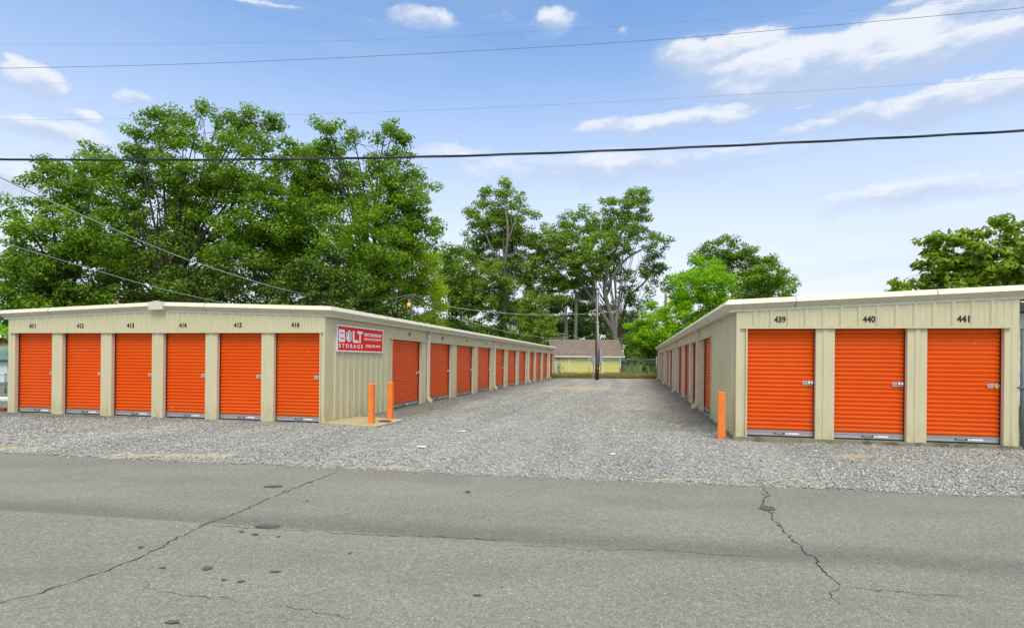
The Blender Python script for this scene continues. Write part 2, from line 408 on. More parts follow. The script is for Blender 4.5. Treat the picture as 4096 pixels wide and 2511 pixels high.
# ------------------------------------------------------------------ storage buildings
REC = .152          # how deep the doors stand behind the wall face
ZT = 2.1336-.027   # underside of the door heads
RIBH = .027
def rib_profile(x0, x1, phase, pitch):
    """x/out pairs of an R-panel between x0 and x1"""
    pts = [(x0, 0)]
    k = math.ceil((x0-phase+.05)/pitch)
    while phase+k*pitch < x1-.05:
        c = phase+k*pitch
        pts += [(c-.045, 0), (c-.016, RIBH), (c+.016, RIBH), (c+.045, 0)]
        for s in (1/3, 2/3):
            q = c+.0+pitch*s
            if q+.02 < x1-.02 and q > x0: pts += [(q-.018, 0), (q-.009, .006), (q+.009, .006), (q+.018, 0)]
        k += 1
    pts.append((x1, 0)); return pts
def ribbed(mb, x0, x1, z0, zt, phase, pitch, y=0.0):
    pts = rib_profile(x0, x1, phase, pitch); V = []; Fc = []
    for i, (x, d) in enumerate(pts): V += [(x, y-d, z0), (x, y-d, zt(x))]
    for i in range(len(pts)-1): Fc.append((2*i, 2*i+2, 2*i+3, 2*i+1))
    # closed undersides of the ribs
    for i in range(len(pts)-3):
        if pts[i][1] == 0 and pts[i+1][1] > 0 and pts[i+2][1] > 0 and pts[i+3][1] == 0:
            Fc.append((2*i, 2*(i+3), 2*(i+2), 2*(i+1)))
    mb.raw(V, Fc)

_door = {}
def door_meshes(w):
    key = round(w, 3)
    if key in _door: return _door[key]
    P_ = .0833; V = []; Fc = []; prof = []
    z = .125
    while z < 2.22:
        prof += [(z, .010), (z+.008, -.004), (z+.026, -.012), (z+.046, -.026), (z+.060, -.028), (z+.072, .006)]
        z += P_
    x0, x1 = .012, w-.012
    # curtain seam ends are kept inside the guides
    for (z, y) in prof: V += [(x0, y, z), (x1, y, z)]
    for i in range(len(prof)-1): Fc.append((2*i, 2*i+1, 2*i+3, 2*i+2))
    cur = mesh('curtain', V, Fc, M['orange'])
    b = MB(); b.box(x0, x1, -.022, .006, .03, .105); b.box(x0, x1, -.035, -.0225, .1055, .128); b.box(x0, x1, -.033, -.0225, .03, .040)
    bar = b.mesh('bottom_bar', M['silver'])
    b = MB(); b.box(x0, x1, -.028, .004, -.02, .0295); seal = b.mesh('rubber_seal', M['black'])
    b = MB(); c = w*.5
    b.tube([(c-.085, -.025, .07), (c-.075, -.045, .064), (c, -.052, .058), (c+.075, -.045, .064), (c+.085, -.025, .07)], .006, 6)
    b.sphere((c-.088, -.026, .072), .016, 8, 5); b.sphere((c+.088, -.026, .072), .016, 8, 5)
    hd = b.mesh('pull_handle', M['black'], True)
    b = MB(); b.box(c+.17, c+.36, -.0262, -.0225, .056, .088); b.box(c+.115, c+.155, -.0262, -.0225, .058, .088); pl = b.mesh('bar_label', M['signwhite'])
    # slide bolt latch near the right door edge
    b = MB(); r_ = w-.015; a = r_-.195
    b.box(a, r_-.012, -.034, -.020, 1.096, 1.116); b.box(a, r_-.012, -.034, -.020, 1.034, 1.054); b.box(a, a+.022, -.034, -.020, 1.0545, 1.0955)
    b.box(a+.03, r_+.0, -.046, -.0345, 1.064, 1.088)
    for sx in (a+.03, r_-.045):
        for sz in (1.106, 1.044): b.sphere((sx, -.036, sz), .009, 8, 4)
    lt = b.mesh('latch', M['chrome'])
    b = MB()
    for cx in (r_-.085, r_-.035):
        b.tube([(cx, -.05, 1.075), (cx, -.074, 1.075)], .026, 12)
        b.tube([(cx-.014, -.062, 1.09), (cx-.012, -.062, 1.118), (cx, -.062, 1.124), (cx+.012, -.062, 1.118), (cx+.014, -.062, 1.09)], .005, 6)
    lk = b.mesh('padlock', M['chrome'], True)
    b = MB(); b.tube([(r_-.07, -.05, 1.12), (r_-.075, -.06, 1.09), (r_-.06, -.062, 1.05)], .006, 5); b.box(r_-.085, r_-.055, -.066, -.062, 1.035, 1.075)
    tg = b.mesh('seal_tag', M['yellowtag'])
    b = MB(); b.box(-.002, .0115, -.05, .03, -.02, 2.2); gd = b.mesh('door_guide', M['black'])
    _door[key] = (cur, bar, seal, hd, pl, lt, lk, tg, gd); return _door[key]
M['added_jamb_lining'] = mat('jamb_bounce_tan', (.68, .57, .42), .5, var=.08, dirt=(.50, .40, .27), dirtamt=.35)  # tan stands in for orange door bounce light, put into the colour
def add_door(root, loc, rz, w, lock='lock'):
    cur, bar, seal, hd, pl, lt, lk, tg, gd = door_meshes(w)
    d = link('roll_up_door', cur, root, loc, rz)
    link('bottom_bar', bar, d); link('rubber_seal', seal, d); link('pull_handle', hd, d); link('bar_label', pl, d); link('door_guide', gd, d); link('door_guide', gd, d, (w-.0095, 0, 0))
    link('latch', lt, d)
    if lock == 'lock': link('padlock', lk, d)
    if lock == 'tag': tag(link('seal_tag', tg, d), 'yellow plastic seal tag')
    return d

def screws(mb, pts, y=-.004, r=.011):
    for x, z in pts: mb.raw([(x-r, y, z-r), (x+r, y, z-r), (x+r, y, z+r), (x-r, y, z+r), (x, y-.006, z)], [(0, 1, 4), (1, 2, 4), (2, 3, 4), (3, 0, 4)])

class Side:
    """one long face of a building; canonical x runs along it, -y faces out. maps to (loc, rz)"""
    def __init__(s, root, o, rz): s.root = root; s.o = Vector((o[0], o[1], 0)); s.rz = rz
    def put(s, name, me, x=0, y=0, z=0):
        v = Matrix.Rotation(s.rz, 3, 'Z')@Vector((x, y, z)); return link(name, me, s.root, tuple(s.o+v), s.rz)
def build_face(S, x0, x1, openings, zbase, zt, phase, pitch, nums, dspouts, lockpat, blank=None, jtrim=()):
    """wall face from x0 to x1 with door openings; zt(x) gives wall top"""
    zh = zbase+2.1336
    # header above the doors
    mb = MB(); e0 = min(o[0] for o in openings)-.10; e1 = max(o[1] for o in openings)+.06
    e0 = max(e0, x0+.095) if blank is None else e0
    e1 = min(e1, x1-.04)
    ribbed(mb, e0, e1, zh+.0, zt, phase, pitch, -.004)
    mb.box(e0, e1, -.003, REC-.02, zh-.002, zh+.03)
    hp = mb; mb = MB(); mb.box(e0-.03, e1+.02, -.050, -.0365, zh-.004, zh+.028); mb.box(e0-.03, e1+.02, -.036, .0, zh-.004, zh+.004)
    S.put('header_trim', mb.mesh('header_trim', M['beige']))
    sc = hp; k = 0
    xx = e0+.06
    while xx < e1-.05: screws(sc, [(xx, zh+.050)], -.006, .008); xx += pitch/2
    S.put('header_panel', hp.mesh('header_panel', M['beige']))
    # pilasters
    ops = sorted(openings)
    edges = [(ops[i][1], ops[i+1][0]) for i in range(len(ops)-1)]
    for a, b in edges:
        p = MB(); p.box(a, b, 0, REC+.02, zbase-.005, zh-.004)
        w = b-a; c = (a+b)/2
        p.raw([(c-.055, -.0005, zbase), (c-.035, -.016, zbase), (c+.035, -.016, zbase), (c+.055, -.0005, zbase), (c-.055, -.0005, zh-.006), (c-.035, -.016, zh-.006), (c+.035, -.016, zh-.006), (c+.055, -.0005, zh-.006)],
              [(0, 1, 5, 4), (1, 2, 6, 5), (2, 3, 7, 6), (0, 3, 2, 1)])
        screws(p, [(c+.0, zbase+z) for z in (.06, .58, 1.08, 1.6)], -.0165, .009)
        S.put('pilaster', p.mesh('pilaster', M['beige']))
    # solid ends beside the outermost doors
    for a, b, pn in ((x0, ops[0][0], 0), (ops[-1][1], x1, 1)):
        if b-a < .02: continue
        p = MB()
        if b-a > 1.5:
            ribbed(p, a, b, zbase-.0, zt, phase, pitch, -.004); p.box(a, b-.0, .0, REC+.02, zbase-.01, zh+.03)
            screws(sc, [(x, 1.42) for x in np.arange(a+.12, b-.05, pitch/2)], -.008, .008)
            screws(sc, [(x, .12) for x in np.arange(a+.12, b-.05, pitch/2)], -.008, .008)
            S.put('wall_panel', p.mesh('wall_panel', M['beige']))
        else:
            p.box(a, b, 0, REC+.02, zbase-.005, zh-.004)
            S.put('pilaster', p.mesh('pilaster', M['beige']))
    for x in jtrim:
        p = MB(); p.box(x-.012, x+.012, -.045, .0, zbase-.02, zh-.006); S.put('jamb_trim', p.mesh('jamb_trim', M['beige']))
    for i, (a, b) in enumerate(openings):
        add_door(S.root, tuple(S.o+Matrix.Rotation(S.rz, 3, 'Z')@Vector((a, REC-.01, zbase))), S.rz, b-a, lockpat[i % len(lockpat)])
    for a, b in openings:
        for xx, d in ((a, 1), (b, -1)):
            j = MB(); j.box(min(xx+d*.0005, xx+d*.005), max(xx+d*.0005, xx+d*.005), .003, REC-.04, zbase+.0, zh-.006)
            S.put('added_jamb_lining', j.mesh('added_jamb_lining', M['added_jamb_lining']))  # thin reveal lining, added to carry the painted bounce tint
    for txt, cx, cz, w, h in nums:
        tag(S.put('unit_number', text_mesh(txt, w, h, M['ink'], .030, 'unit_number'), cx, -.0125, cz), 'black painted unit number '+txt)
    for x in dspouts:
        p = MB(); w = .052; zt_ = zt(x)
        p.box(x-w, x+w, -.115, -.031, zbase+.25, zt_-.02)
        p.raw([(x-w, -.22, zt_+.05), (x+w, -.22, zt_+.05), (x+w, -.13, zt_+.03), (x-w, -.13, zt_+.03), (x-w, -.115, zt_-.10), (x+w, -.115, zt_-.10), (x+w, -.0315, zt_-.10), (x-w, -.0315, zt_-.10)],
              [(0, 1, 5, 4), (1, 2, 6, 5), (2, 3, 7, 6), (3, 0, 4, 7)])
        prev = None; V = []
        for q in range(7):
            t = q/6*R(80); rr = .19
            cy_ = -.073-rr*(1-math.cos(t)); cz_ = zbase+.25-rr*math.sin(t); ny, nz = math.cos(t), -math.sin(t)
            hh = .048
            V += [(x-w, cy_-hh*ny, cz_-hh*nz*1.0), (x+w, cy_-hh*ny, cz_-hh*nz), (x+w, cy_+hh*ny, cz_+hh*nz), (x-w, cy_+hh*ny, cz_+hh*nz)]
        Fc = []
        for q in range(6):
            for e in range(4): Fc.append((q*4+e, q*4+(e+1) % 4, q*4+4+(e+1) % 4, q*4+4+e))
        V = [(a_, b_, max(c_, -.03)) for a_, b_, c_ in V]
        p.raw(V, Fc)
        for zb in (.7, 1.9): p.box(x-w-.006, x+w+.006, -.119, -.0305, zbase+zb, zbase+zb+.025)
        S.put('downspout', p.mesh('downspout', M['trim']))
def tagk(me): return me

def sweep_trim(root, stations, prof):
    """stations: list of (x, y, ztop, ex_sign, ey) ; prof: [(eave_off, rake_off, z)]; returns vertex rows"""
    rows = []
    for (x, y, zt, sx, sy) in stations:
        rows.append([(x+sx*pe, y-sy*pr, zt+pz) for pe, pr, pz in prof])
    return rows
def strip(rows, i, j, name, root, m, caps=(False, False)):
    n = len(rows[0]); V = rows[i]+rows[j]; Fc = [(k, k+1, k+1+n, k+n) for k in range(n-1)]
    if caps[0]: Fc.append(tuple(range(n)))
    if caps[1]: Fc.append(tuple(range(n, 2*n))[::-1])
    return link(name, mesh(name, V, Fc, m), root)

PROF = [(0.0, 0.0, 0.0), (.145, .022, 0.0), (.145, .022, .038), (.245, .14, .14), (.175, .075, .24), (-.35, -.35, .255)]
def building(o, label, W, D, zbase, ztfun, ridge, front_open, fnums, flock, aisle_side, aisle_nums, aisle_open, dsp, frib, aphase, zfm):
    root = empty('storage_building', (o[0], o[1], 0), -TH)
    tag(root, label, 'storage building', 'long beige storage buildings facing the gravel aisle')
    x0, x1 = (-W, 0) if aisle_side > 0 else (0, W)
    # slab
    b = MB(); b.box(x0-.05, x1+.05, -.05, D+.05, -.4, zbase-.001)
    b.obj('slab', M['concrete'], root)
    # core walls behind the door line
    b = MB(); pts = [(x0+.17, zbase), (x1-.17, zbase), (x1-.17, ztfun(x1)-.0)]
    if ridge is not None: pts.append((ridge, ztfun(ridge)))
    pts.append((x0+.17, ztfun(x0)))
    b.prism(pts, 1, .17, D-.01)
    b.obj('inner_wall', M['beige'], root)
    # far side + rear wall
    b = MB()
    fx = x0 if aisle_side > 0 else x1
    b.box(min(fx, fx+.16*aisle_side), max(fx, fx+.16*aisle_side), .0005, D, zbase, ztfun(fx)-.002)
    b.boxz(x0+.17, x1-.17, D-.009, D+.001, zbase, lambda x: ztfun(x)-.002)
    b.obj('rear_wall', M['beige'], root)
    # roof
    xs = [x0-.12, x1+.12] if ridge is None else [x0-.12, ridge, x1+.12]
    V = []; Fc = []
    for x in xs: V += [(x, .05, ztfun(x)+.235), (x, D+.15, ztfun(x)+.235), (x, .05, ztfun(x)+.03), (x, D+.15, ztfun(x)+.03)]
    for i in range(len(xs)-1): a = i*4; Fc += [(a, a+4, a+5, a+1), (a+2, a+3, a+7, a+6), (a, a+2, a+6, a+4), (a+1, a+5, a+7, a+3)]
    e = (len(xs)-1)*4; Fc += [(0, 1, 3, 2), (e, e+2, e+3, e+1)]
    rf = link('roof', mesh('roof', V, Fc, M['roofmetal']), root)
    b = MB()
    for i in range(len(xs)-1):
        yy = .4
        while yy < D: 
            za, zb = ztfun(xs[i])+.237, ztfun(xs[i+1])+.237
            b.raw([(xs[i], yy, za), (xs[i+1], yy, zb), (xs[i+1], yy+.06, zb), (xs[i], yy+.06, za), (xs[i], yy+.03, za+.03), (xs[i+1], yy+.03, zb+.03)], [(0, 1, 5, 4), (2, 3, 4, 5), (0, 4, 3), (1, 2, 5)])
            yy += .61
    b.obj('roof_rib', M['roofmetal'], rf)
    # faces
    front = Side(root, (0, 0), 0)
    zt = ztfun
    build_face(front, x0, x1, front_open, zbase, zt, frib, .3122, fnums, [], flock, blank=None,
               jtrim=[front_open[0][0]-.02] if aisle_side < 0 else [front_open[-1][1]+.02])
    for xc in (x0, x1):
        s = 1 if xc == x1 else -1
        b = MB(); w1 = .11
        b.box(min(xc, xc-s*w1), max(xc, xc-s*w1), -.006, .0, zbase+2.1336 if False else zbase-.01, zt(xc)-.004)
        b.box(min(xc, xc+s*.006), max(xc, xc+s*.006), -.006, .20, zbase-.01, zt(xc)-.004)
        b.obj('corner_trim', M['beige'], root)
    if aisle_side > 0:
        S = Side(root, (0, 0), math.pi/2); ops = aisle_open; X0, X1 = .18, D; ds = dsp
        ztc = lambda x: zt(x1); ph = aphase
        jt = [ops[0][0]-.015]
    else:
        S = Side(root, (0, 0), -math.pi/2); ops = [(-b_, -a_) for a_, b_ in aisle_open][::-1]; X0, X1 = -D, -.18; ds = [-d for d in dsp]
        ztc = lambda x: zt(x0); ph = -aphase
        jt = [ops[-1][1]+.015]
    build_face(S, X0, X1, ops, zbase, ztc, ph, .3236, aisle_nums, ds, ['lock'], blank=1, jtrim=jt)
    # eaves gutters and rake trim swept round the corners
    if ridge is not None: st = [(x0, D+.15, zt(x0), -1, 0), (x0, 0, zt(x0), -1, 1), (ridge, 0, zt(ridge), 0, 1), (x1, 0, zt(x1), 1, 1), (x1, D+.15, zt(x1), 1, 0)]
    else: st = [(x0, D+.15, zt(x0), -1, 0), (x0, 0, zt(x0), -1, 1), (x1, 0, zt(x1), 1, 1), (x1, D+.15, zt(x1), 1, 0)]
    rows = sweep_trim(root, st, PROF)
    # rake tops run on to the gutter ends, so the outer corner rows are shared
    nlast = len(rows)-1
    strip(rows, 0, 1, 'gutter', root, M['trim'], (True, False)); strip(rows, nlast-1, nlast, 'gutter', root, M['trim'], (False, True))
    for i in range(1, nlast-1): strip(rows, i, i+1, 'rake_trim', root, M['trim'])
    b = MB()
    for i in range(1, nlast-1):
        a, c_ = st[i], st[i+1]
        # cover plates where two trim lengths meet
        for f in ((.30,) if ridge is not None else (.22, .72)):
            x = a[0]+(c_[0]-a[0])*f; z = a[2]+(c_[2]-a[2])*f
            b.raw([(x-.006, -.024, z+.036), (x+.006, -.024, z+.036), (x+.006, -.144, z+.14), (x-.006, -.144, z+.14), (x-.006, -.078, z+.244), (x+.006, -.078, z+.244)], [(0, 1, 2, 3), (3, 2, 5, 4)])
    sgn = aisle_side; xa = x1 if sgn > 0 else x0
    yy = 3.0
    while yy < D:
        z = zt(xa)
        b.raw([(xa+sgn*.147, yy-.008, z+.036), (xa+sgn*.147, yy+.008, z+.036), (xa+sgn*.249, yy+.008, z+.14), (xa+sgn*.249, yy-.008, z+.14), (xa+sgn*.178, yy+.008, z+.244), (xa+sgn*.178, yy-.008, z+.244)], [(0, 1, 2, 3), (3, 2, 4, 5)])
        yy += 3.05
    b.obj('trim_seam', M['concrete'], root)
    if ridge is not None:
        b = MB(); z = zt(ridge)
        b.prism([(ridge-.215, z+.035), (ridge+.215, z+.045), (ridge+.215, z+.235), (ridge, z+.262), (ridge-.215, z+.225)], 1, -.158, -.02)
        b.obj('ridge_cap', M['trim'], root)
    return root

zL = -.0268; zR = .0377
left_open = [(-.1155-1.2374-1.563*k, -.1155-1.563*k) for k in range(6)][::-1]
left_nums = [(str(416-i), c, 2.296, .212, .122) for i, c in enumerate((-.768, -2.329, -3.890, -5.451, -7.012, -8.573))]
aopen = [(3.754+3.236*k, 3.754+3.236*k+2.527) for k in range(11)]
anum = [(str(417+k), 5.15+3.236*k, 2.312, .212, .122) for k in range(11)]
building(OL, 'six-door beige storage building with a low ridge and red sign', 9.376, 39.15, zL,
         lambda x: 2.475+.165*(1-abs(x+4.57)/4.806) if -9.376 <= x <= 0 else 2.475, -4.57,
         left_open, left_nums, ['', '', 'x', 'x', 'x', 'x'], 1, anum, aopen, [6.74+9.708*k for k in range(4)], -.30, 5.0-.3236*20, 0)
right_open = [(.202+1.573*k, .202+1.573*k+1.253) for k in range(3)]
right_nums = [('439', .795, 2.347, .207, .124), ('440', 2.366, 2.345, .212, .126), ('441', 3.93, 2.342, .207, .126)]
ropen = [(3.60+3.236*k, 3.60+3.236*k+2.527) for k in range(11)]
building(OR, 'three-door beige storage building whose roof rises to the right', 4.816, 39.2, zR,
         lambda x: 2.495+.044*max(0, min(4.816, x)), None,
         right_open, right_nums, ['lock', 'lock', 'tag'], -1, [], ropen, [6.50+9.708*k for k in range(4)], .955, 5.0-.3236*20, 0)

# ------------------------------------------------------------------ sign on the aisle wall
def Lw(x, y, z=0): p = OL+EX*x+EY*y; return (p[0], p[1], z)
sg = empty('sign', Lw(.036, 0, 0), -TH+math.pi/2)
tag(sg, 'red and white BOLT STORAGE sign on the left building side wall', 'sign')
b = MB(); b.box(.50, 3.03, -.018, -.0, 1.708, 2.30); b.obj('sign_panel', M['signred'], sg)
b = MB(); y0, y1 = -.026, .002
b.box(.472, 3.058, y0, y1, 2.3005, 2.334); b.box(.472, 3.058, y0, y1, 1.674, 1.7075); b.box(.472, .4995, y0, y1, 1.708, 2.30); b.box(3.0305, 3.058, y0, y1, 1.708, 2.30)
fr = b.obj('sign_frame', M['signwhite'], sg)
b = MB()
for x in np.linspace(.6, 2.95, 8): screws(b, [(x, 2.317), (x, 1.69)], -.0265, .01)
b.obj('sign_screws', M['silver'], fr)
b = MB()
def rect(x0, x1, z0, z1): b.box(x0, x1, -.0215, -.0185, z0, z1)
def poly(p): b.prism(p, 1, -.0215, -.0185)
# B
rect(.55, .628, 1.915, 2.222); rect(.6285, .786, 1.915, 1.985); rect(.6285, .786, 2.02, 2.118); rect(.6285, .786, 2.148, 2.222)
poly([(.7865, 1.915), (.825, 1.915), (.856, 1.945), (.856, 2.045), (.832, 2.069), (.846, 2.085), (.846, 2.192), (.815, 2.222), (.7865, 2.222)])
b.obj('lettering', M['signwhite'], sg); b = MB()
# L
poly([(1.262, 1.945), (1.29, 1.915), (1.56, 1.915), (1.56, 1.982), (1.344, 1.982), (1.344, 2.222), (1.262, 2.222)])
b.obj('lettering', M['signwhite'], sg); b = MB()
# T
rect(1.495, 1.806, 2.158, 2.222); rect(1.613, 1.69, 1.915, 2.1575)
b.obj('lettering', M['signwhite'], sg)
b = MB()
# emblem: a two-sided block split by a zigzag
poly([(1.067, 2.232), (1.067, 1.912), (.935, 1.975), (1.018, 2.085), (.985, 2.092), (1.045, 2.22)])
poly([(.913, 1.99), (.918, 1.984), (.985, 2.068), (.958, 2.078), (.998, 2.185), (.913, 2.142)])
poly([(1.0675, 1.912), (1.212, 1.99), (1.216, 2.163), (1.0675, 2.232)])
em = b.obj('emblem', M['signwhite'], sg)
b = MB()
for i in range(7):
    f = (i+.6)/7.2; zl = 1.94+f*.27; zr = 2.005+f*.145
    b.prism([(1.10, zl-.004), (1.20, zr-.003), (1.20, zr+.006), (1.10, zl+.009)], 1, -.0235, -.0217)
b.prism([(1.088, 1.945), (1.096, 1.948), (1.096, 2.195), (1.088, 2.20)], 1, -.0235, -.0217)
b.obj('emblem_slats', M['ink'], em)
def stxt(t, x0, x1, z0, z1, off=0.02, sp=1.0):
    tag(link('lettering', text_mesh(t, x1-x0, z1-z0, M['signwhite'], off, 'lettering', sp, .0015), sg, ((x0+x1)/2, -.020, (z0+z1)/2)), 'white words '+t)
stxt('STORAGE', .555, 1.808, 1.772, 1.876, .025, 1.55)
stxt('RENT ONLINE 24/7', 1.90, 2.965, 2.105, 2.195, .035)
stxt('BOLTSTORAGE.COM/LYERLY', 1.902, 2.957, 2.005, 2.062, .02)
stxt('(762) 257-5770', 1.988, 2.87, 1.795, 1.885, .030)

# ------------------------------------------------------------------ pad, bollards, cover
b = MB()
pts = [(-4.50, 13.36), (-3.62, 12.93), (-3.0155, 12.718), (-2.82, 13.5), (-2.64, 14.27), (-3.3, 14.62), (-3.98, 14.95)]
b.prism(pts, 2, -.3, .004)
tag(b.obj('concrete_pad', M['pad']), kind='structure')
def bollard(x, y, z0, h, w, rz, label):
    r_ = tag(empty('bollard', (x, y, z0), rz), label, 'bollard', 'orange bollards guarding the building corners')
    s = w/2; bv = .012; n = []
    for sx, sy in ((1, 1), (-1, 1), (-1, -1), (1, -1)):
        a = (s*sx, (s-bv)*sy); c_ = ((s-bv)*sx, s*sy)
        n += [a, c_] if sx*sy > 0 else [c_, a]
    p = MB(); p.prism(n, 2, -.15, h-.03); p.obj('post', M['bollard'], r_)
    p = MB(); m_ = len(n); V = []
    for sc_, z in ((1.03, h-.0305), (1.03, h-.018), (.8, h-.004), (.4, h)): V += [(x_*sc_, y_*sc_, z) for x_, y_ in n]
    Fc = [(i*m_+k, i*m_+(k+1) % m_, (i+1)*m_+(k+1) % m_, (i+1)*m_+k) for i in range(3) for k in range(m_)]+[tuple(range(3*m_, 4*m_)), tuple(range(m_))[::-1]]
    p.raw(V, Fc); p.obj('cap', M['bollard'], r_)
    return r_
bollard(-3.262, 13.29, .004, .925, .132, -TH-.04, 'orange square bollard at the front of the concrete pad, scuffed face')
bollard(-3.035, 14.29, .004, .925, .128, -TH, 'orange bollard at the back of the pad, nearest the first aisle door')
bollard(4.225, 11.47, -.05, .955, .148, -.30, 'lone orange bollard in gravel at the right building corner')
p = MB(); p.box(-.13, .13, -.075, .075, -.01, .02); p.box(-.10, .10, -.05, .05, .0205, .028)
tag(p.obj('valve_cover', M['rust'], None, (-3.02, 13.62, .012), -TH), 'small rusty metal cover between the two bollards on the pad', 'cover')

# ------------------------------------------------------------------ ground, gravel, road
b = MB(); b.raw([(-400, -150, -.16), (400, -150, -.16), (400, 600, -.16), (-400, 600, -.16)], [(0, 1, 2, 3)])
tag(b.obj('ground', M['ground']), kind='structure')
def redge(x): return 7.72-.1655*x+.0012*x*x
b = MB(); V = []; xs = np.linspace(-90, 90, 91); Fc = []
for x in xs: V += [(x, -7-.1655*x, GZ), (x, redge(x)+.5 if abs(x) < 30 else 8.2-.1655*x, GZ)]
for i in range(90): Fc.append((2*i, 2*i+2, 2*i+3, 2*i+1))
b.raw(V, Fc); tag(b.obj('road', M['asphalt']), kind='structure')

def vnoise(x, y, s, seed):
    """cheap smooth value noise"""
    r_ = np.random.default_rng(seed); T = r_.random((64, 64)); u = x/s; v = y/s
    i = np.floor(u).astype(int); j = np.floor(v).astype(int); fu = u-i; fv = v-j; fu = fu*fu*(3-2*fu); fv = fv*fv*(3-2*fv)
    g = lambda a, b_: T[a % 64, b_ % 64]
    return (g(i, j)*(1-fu)+g(i+1, j)*fu)*(1-fv)+(g(i, j+1)*(1-fu)+g(i+1, j+1)*fu)*fv
def gz(x, y):
    e = np.clip((y-(7.72-.1655*x))/1.0, 0, 1)
    return -.056+.018*e+(vnoise(x, y, .22, 1)-.5)*.016*e+(vnoise(x, y, 1.3, 2)-.5)*.03*e
nx, ny = 300, 260
gx = np.linspace(-24, 17, nx); t = np.linspace(0, 1, ny)
Xg, Tg = np.meshgrid(gx, t)
e0 = 7.72-.1655*Xg+.0012*Xg*Xg+(vnoise(Xg, Xg*0+3, .5, 5)-.5)*.14+(vnoise(Xg, Xg*0+9, .13, 6)-.5)*.07+(vnoise(Xg, Xg*0+1, 2.5, 8)-.5)*.2
Yg = e0+(51.5-e0)*Tg**1.7
Zg = gz(Xg, Yg); Zg[0] = GZ+.001
V = np.stack([Xg, Yg, Zg], -1).reshape(-1, 3)
ii = (np.arange(ny-1)[:, None]*nx+np.arange(nx-1)[None]).ravel()
Fc = np.stack([ii, ii+1, ii+1+nx, ii+nx], -1)
def np_mesh(name, V, Fq, m, tint=None, smooth=False):
    me = bpy.data.meshes.new(name); n = len(V); k = Fq.shape[1]; f = len(Fq)
    me.vertices.add(n); me.vertices.foreach_set('co', np.ascontiguousarray(V, dtype=np.float32).ravel())
    me.loops.add(f*k); me.loops.foreach_set('vertex_index', np.ascontiguousarray(Fq, dtype=np.int32).ravel())
    me.polygons.add(f); me.polygons.foreach_set('loop_start', np.arange(0, f*k, k, dtype=np.int32)); me.polygons.foreach_set('loop_total', np.full(f, k, dtype=np.int32))
    if smooth: me.polygons.foreach_set('use_smooth', np.ones(f, dtype=bool))
    me.materials.append(m)
    if tint is not None:
        a = me.attributes.new('tint', 'FLOAT', 'FACE'); a.data.foreach_set('value', np.ascontiguousarray(tint, dtype=np.float32))
    me.update(calc_edges=True); me.validate(); return me
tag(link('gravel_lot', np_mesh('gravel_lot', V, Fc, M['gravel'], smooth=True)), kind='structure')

# loose stones lying on the lot
def inb(x, y):
    r_ = np.zeros(len(x), bool)
    for o, x0, x1 in ((OL, -9.44, .05), (OR, -.05, 4.9)):
        dx, dy = x-o[0], y-o[1]; lx = dx*EX[0]+dy*EX[1]; ly = dx*EY[0]+dy*EY[1]
        r_ |= (lx > x0) & (lx < x1) & (ly > -.06) & (ly < 40)
    padm = (x > -4.5) & (x < -2.62) & (y > 12.9) & (y < 14.9) & ((x+3.0)*.977+(y-12.72)*-.2 < .0) & (y > 12.72-(x+3.0)*.42)
    return r_ | padm
n = 110000
u = RNG.random(n); ys = 6.2+22*u**2.1
xs = (RNG.random(n)*2-1)*(ys*.93+.6)
e = 7.72-.1655*xs+.0012*xs*xs
dirt_ = np.zeros(n, bool)
for cx_, cy_, ax_, ay_ in ((-8.6, 9.55, 1.6, .16), (-5.3, 9.0, 1.5, .2), (-1.75, 8.22, .5, .09), (5.7, 9.5, .5, .22), (2.2, 7.55, .6, .07)):
    dirt_ |= (((xs-cx_)/ax_)**2+((ys-cy_)/ay_)**2 < 1.3*vnoise(xs, ys, .16, 61)) & (RNG.random(n) < .8)
keep = ~dirt_ & (ys > e+RNG.normal(0, .09, n)+.02) & ~inb(xs, ys); xs, ys = xs[keep], ys[keep]
# a few kicked onto the road
k_ = 900; rx = (RNG.random(k_)*2-1)*9; ry = 7.72-.1655*rx-RNG.exponential(.22, k_)
xs = np.r_[xs, rx]; ys = np.r_[ys, ry]; n = len(xs)
s = (.010+.014*RNG.random(n)**1.8)*(1+.04*(ys-7)); s[-k_:] *= .45
base = np.array([(1, 0, 0), (0, 1, 0), (-1, 0, 0), (0, -1, 0), (0, 0, 1), (0, 0, -1)], float)
fc = np.array([(0, 1, 4), (1, 2, 4), (2, 3, 4), (3, 0, 4), (1, 0, 5), (2, 1, 5), (3, 2, 5), (0, 3, 5)])
Vs = base[None]*(1+.5*(RNG.random((n, 6, 1))-.5))+RNG.normal(0, .18, (n, 6, 3))
Vs[:, :, 2] *= .62; Vs[:, :, 0] *= 1.2
ang = RNG.random(n)*6.283; c_, s_ = np.cos(ang)[:, None], np.sin(ang)[:, None]
tx = RNG.normal(0, .4, n)[:, None]
Xr = Vs[:, :, 0]*c_-Vs[:, :, 1]*s_; Yr = Vs[:, :, 0]*s_+Vs[:, :, 1]*c_; Zr = Vs[:, :, 2]+tx*Xr
Vs = np.stack([Xr, Yr, Zr], -1)*s[:, None, None]
zz = np.where(ys > 7.72-.1655*xs-.05, gz(xs, ys), GZ)+s*.25
Vs[:, :, 0] += xs[:, None]; Vs[:, :, 1] += ys[:, None]; Vs[:, :, 2] += zz[:, None]
Fs = (fc[None]+(np.arange(n)*6)[:, None, None]).reshape(-1, 3)
tn = np.clip(RNG.normal(.50, .22, n), 0, 1)
dl = (xs-OL[0])*EX[0]+(ys-OL[1])*EX[1]; dr = -((xs-OR[0])*EX[0]+(ys-OR[1])*EX[1]); wv = (vnoise(xs, ys, 1.1, 77)-.5)*1.6
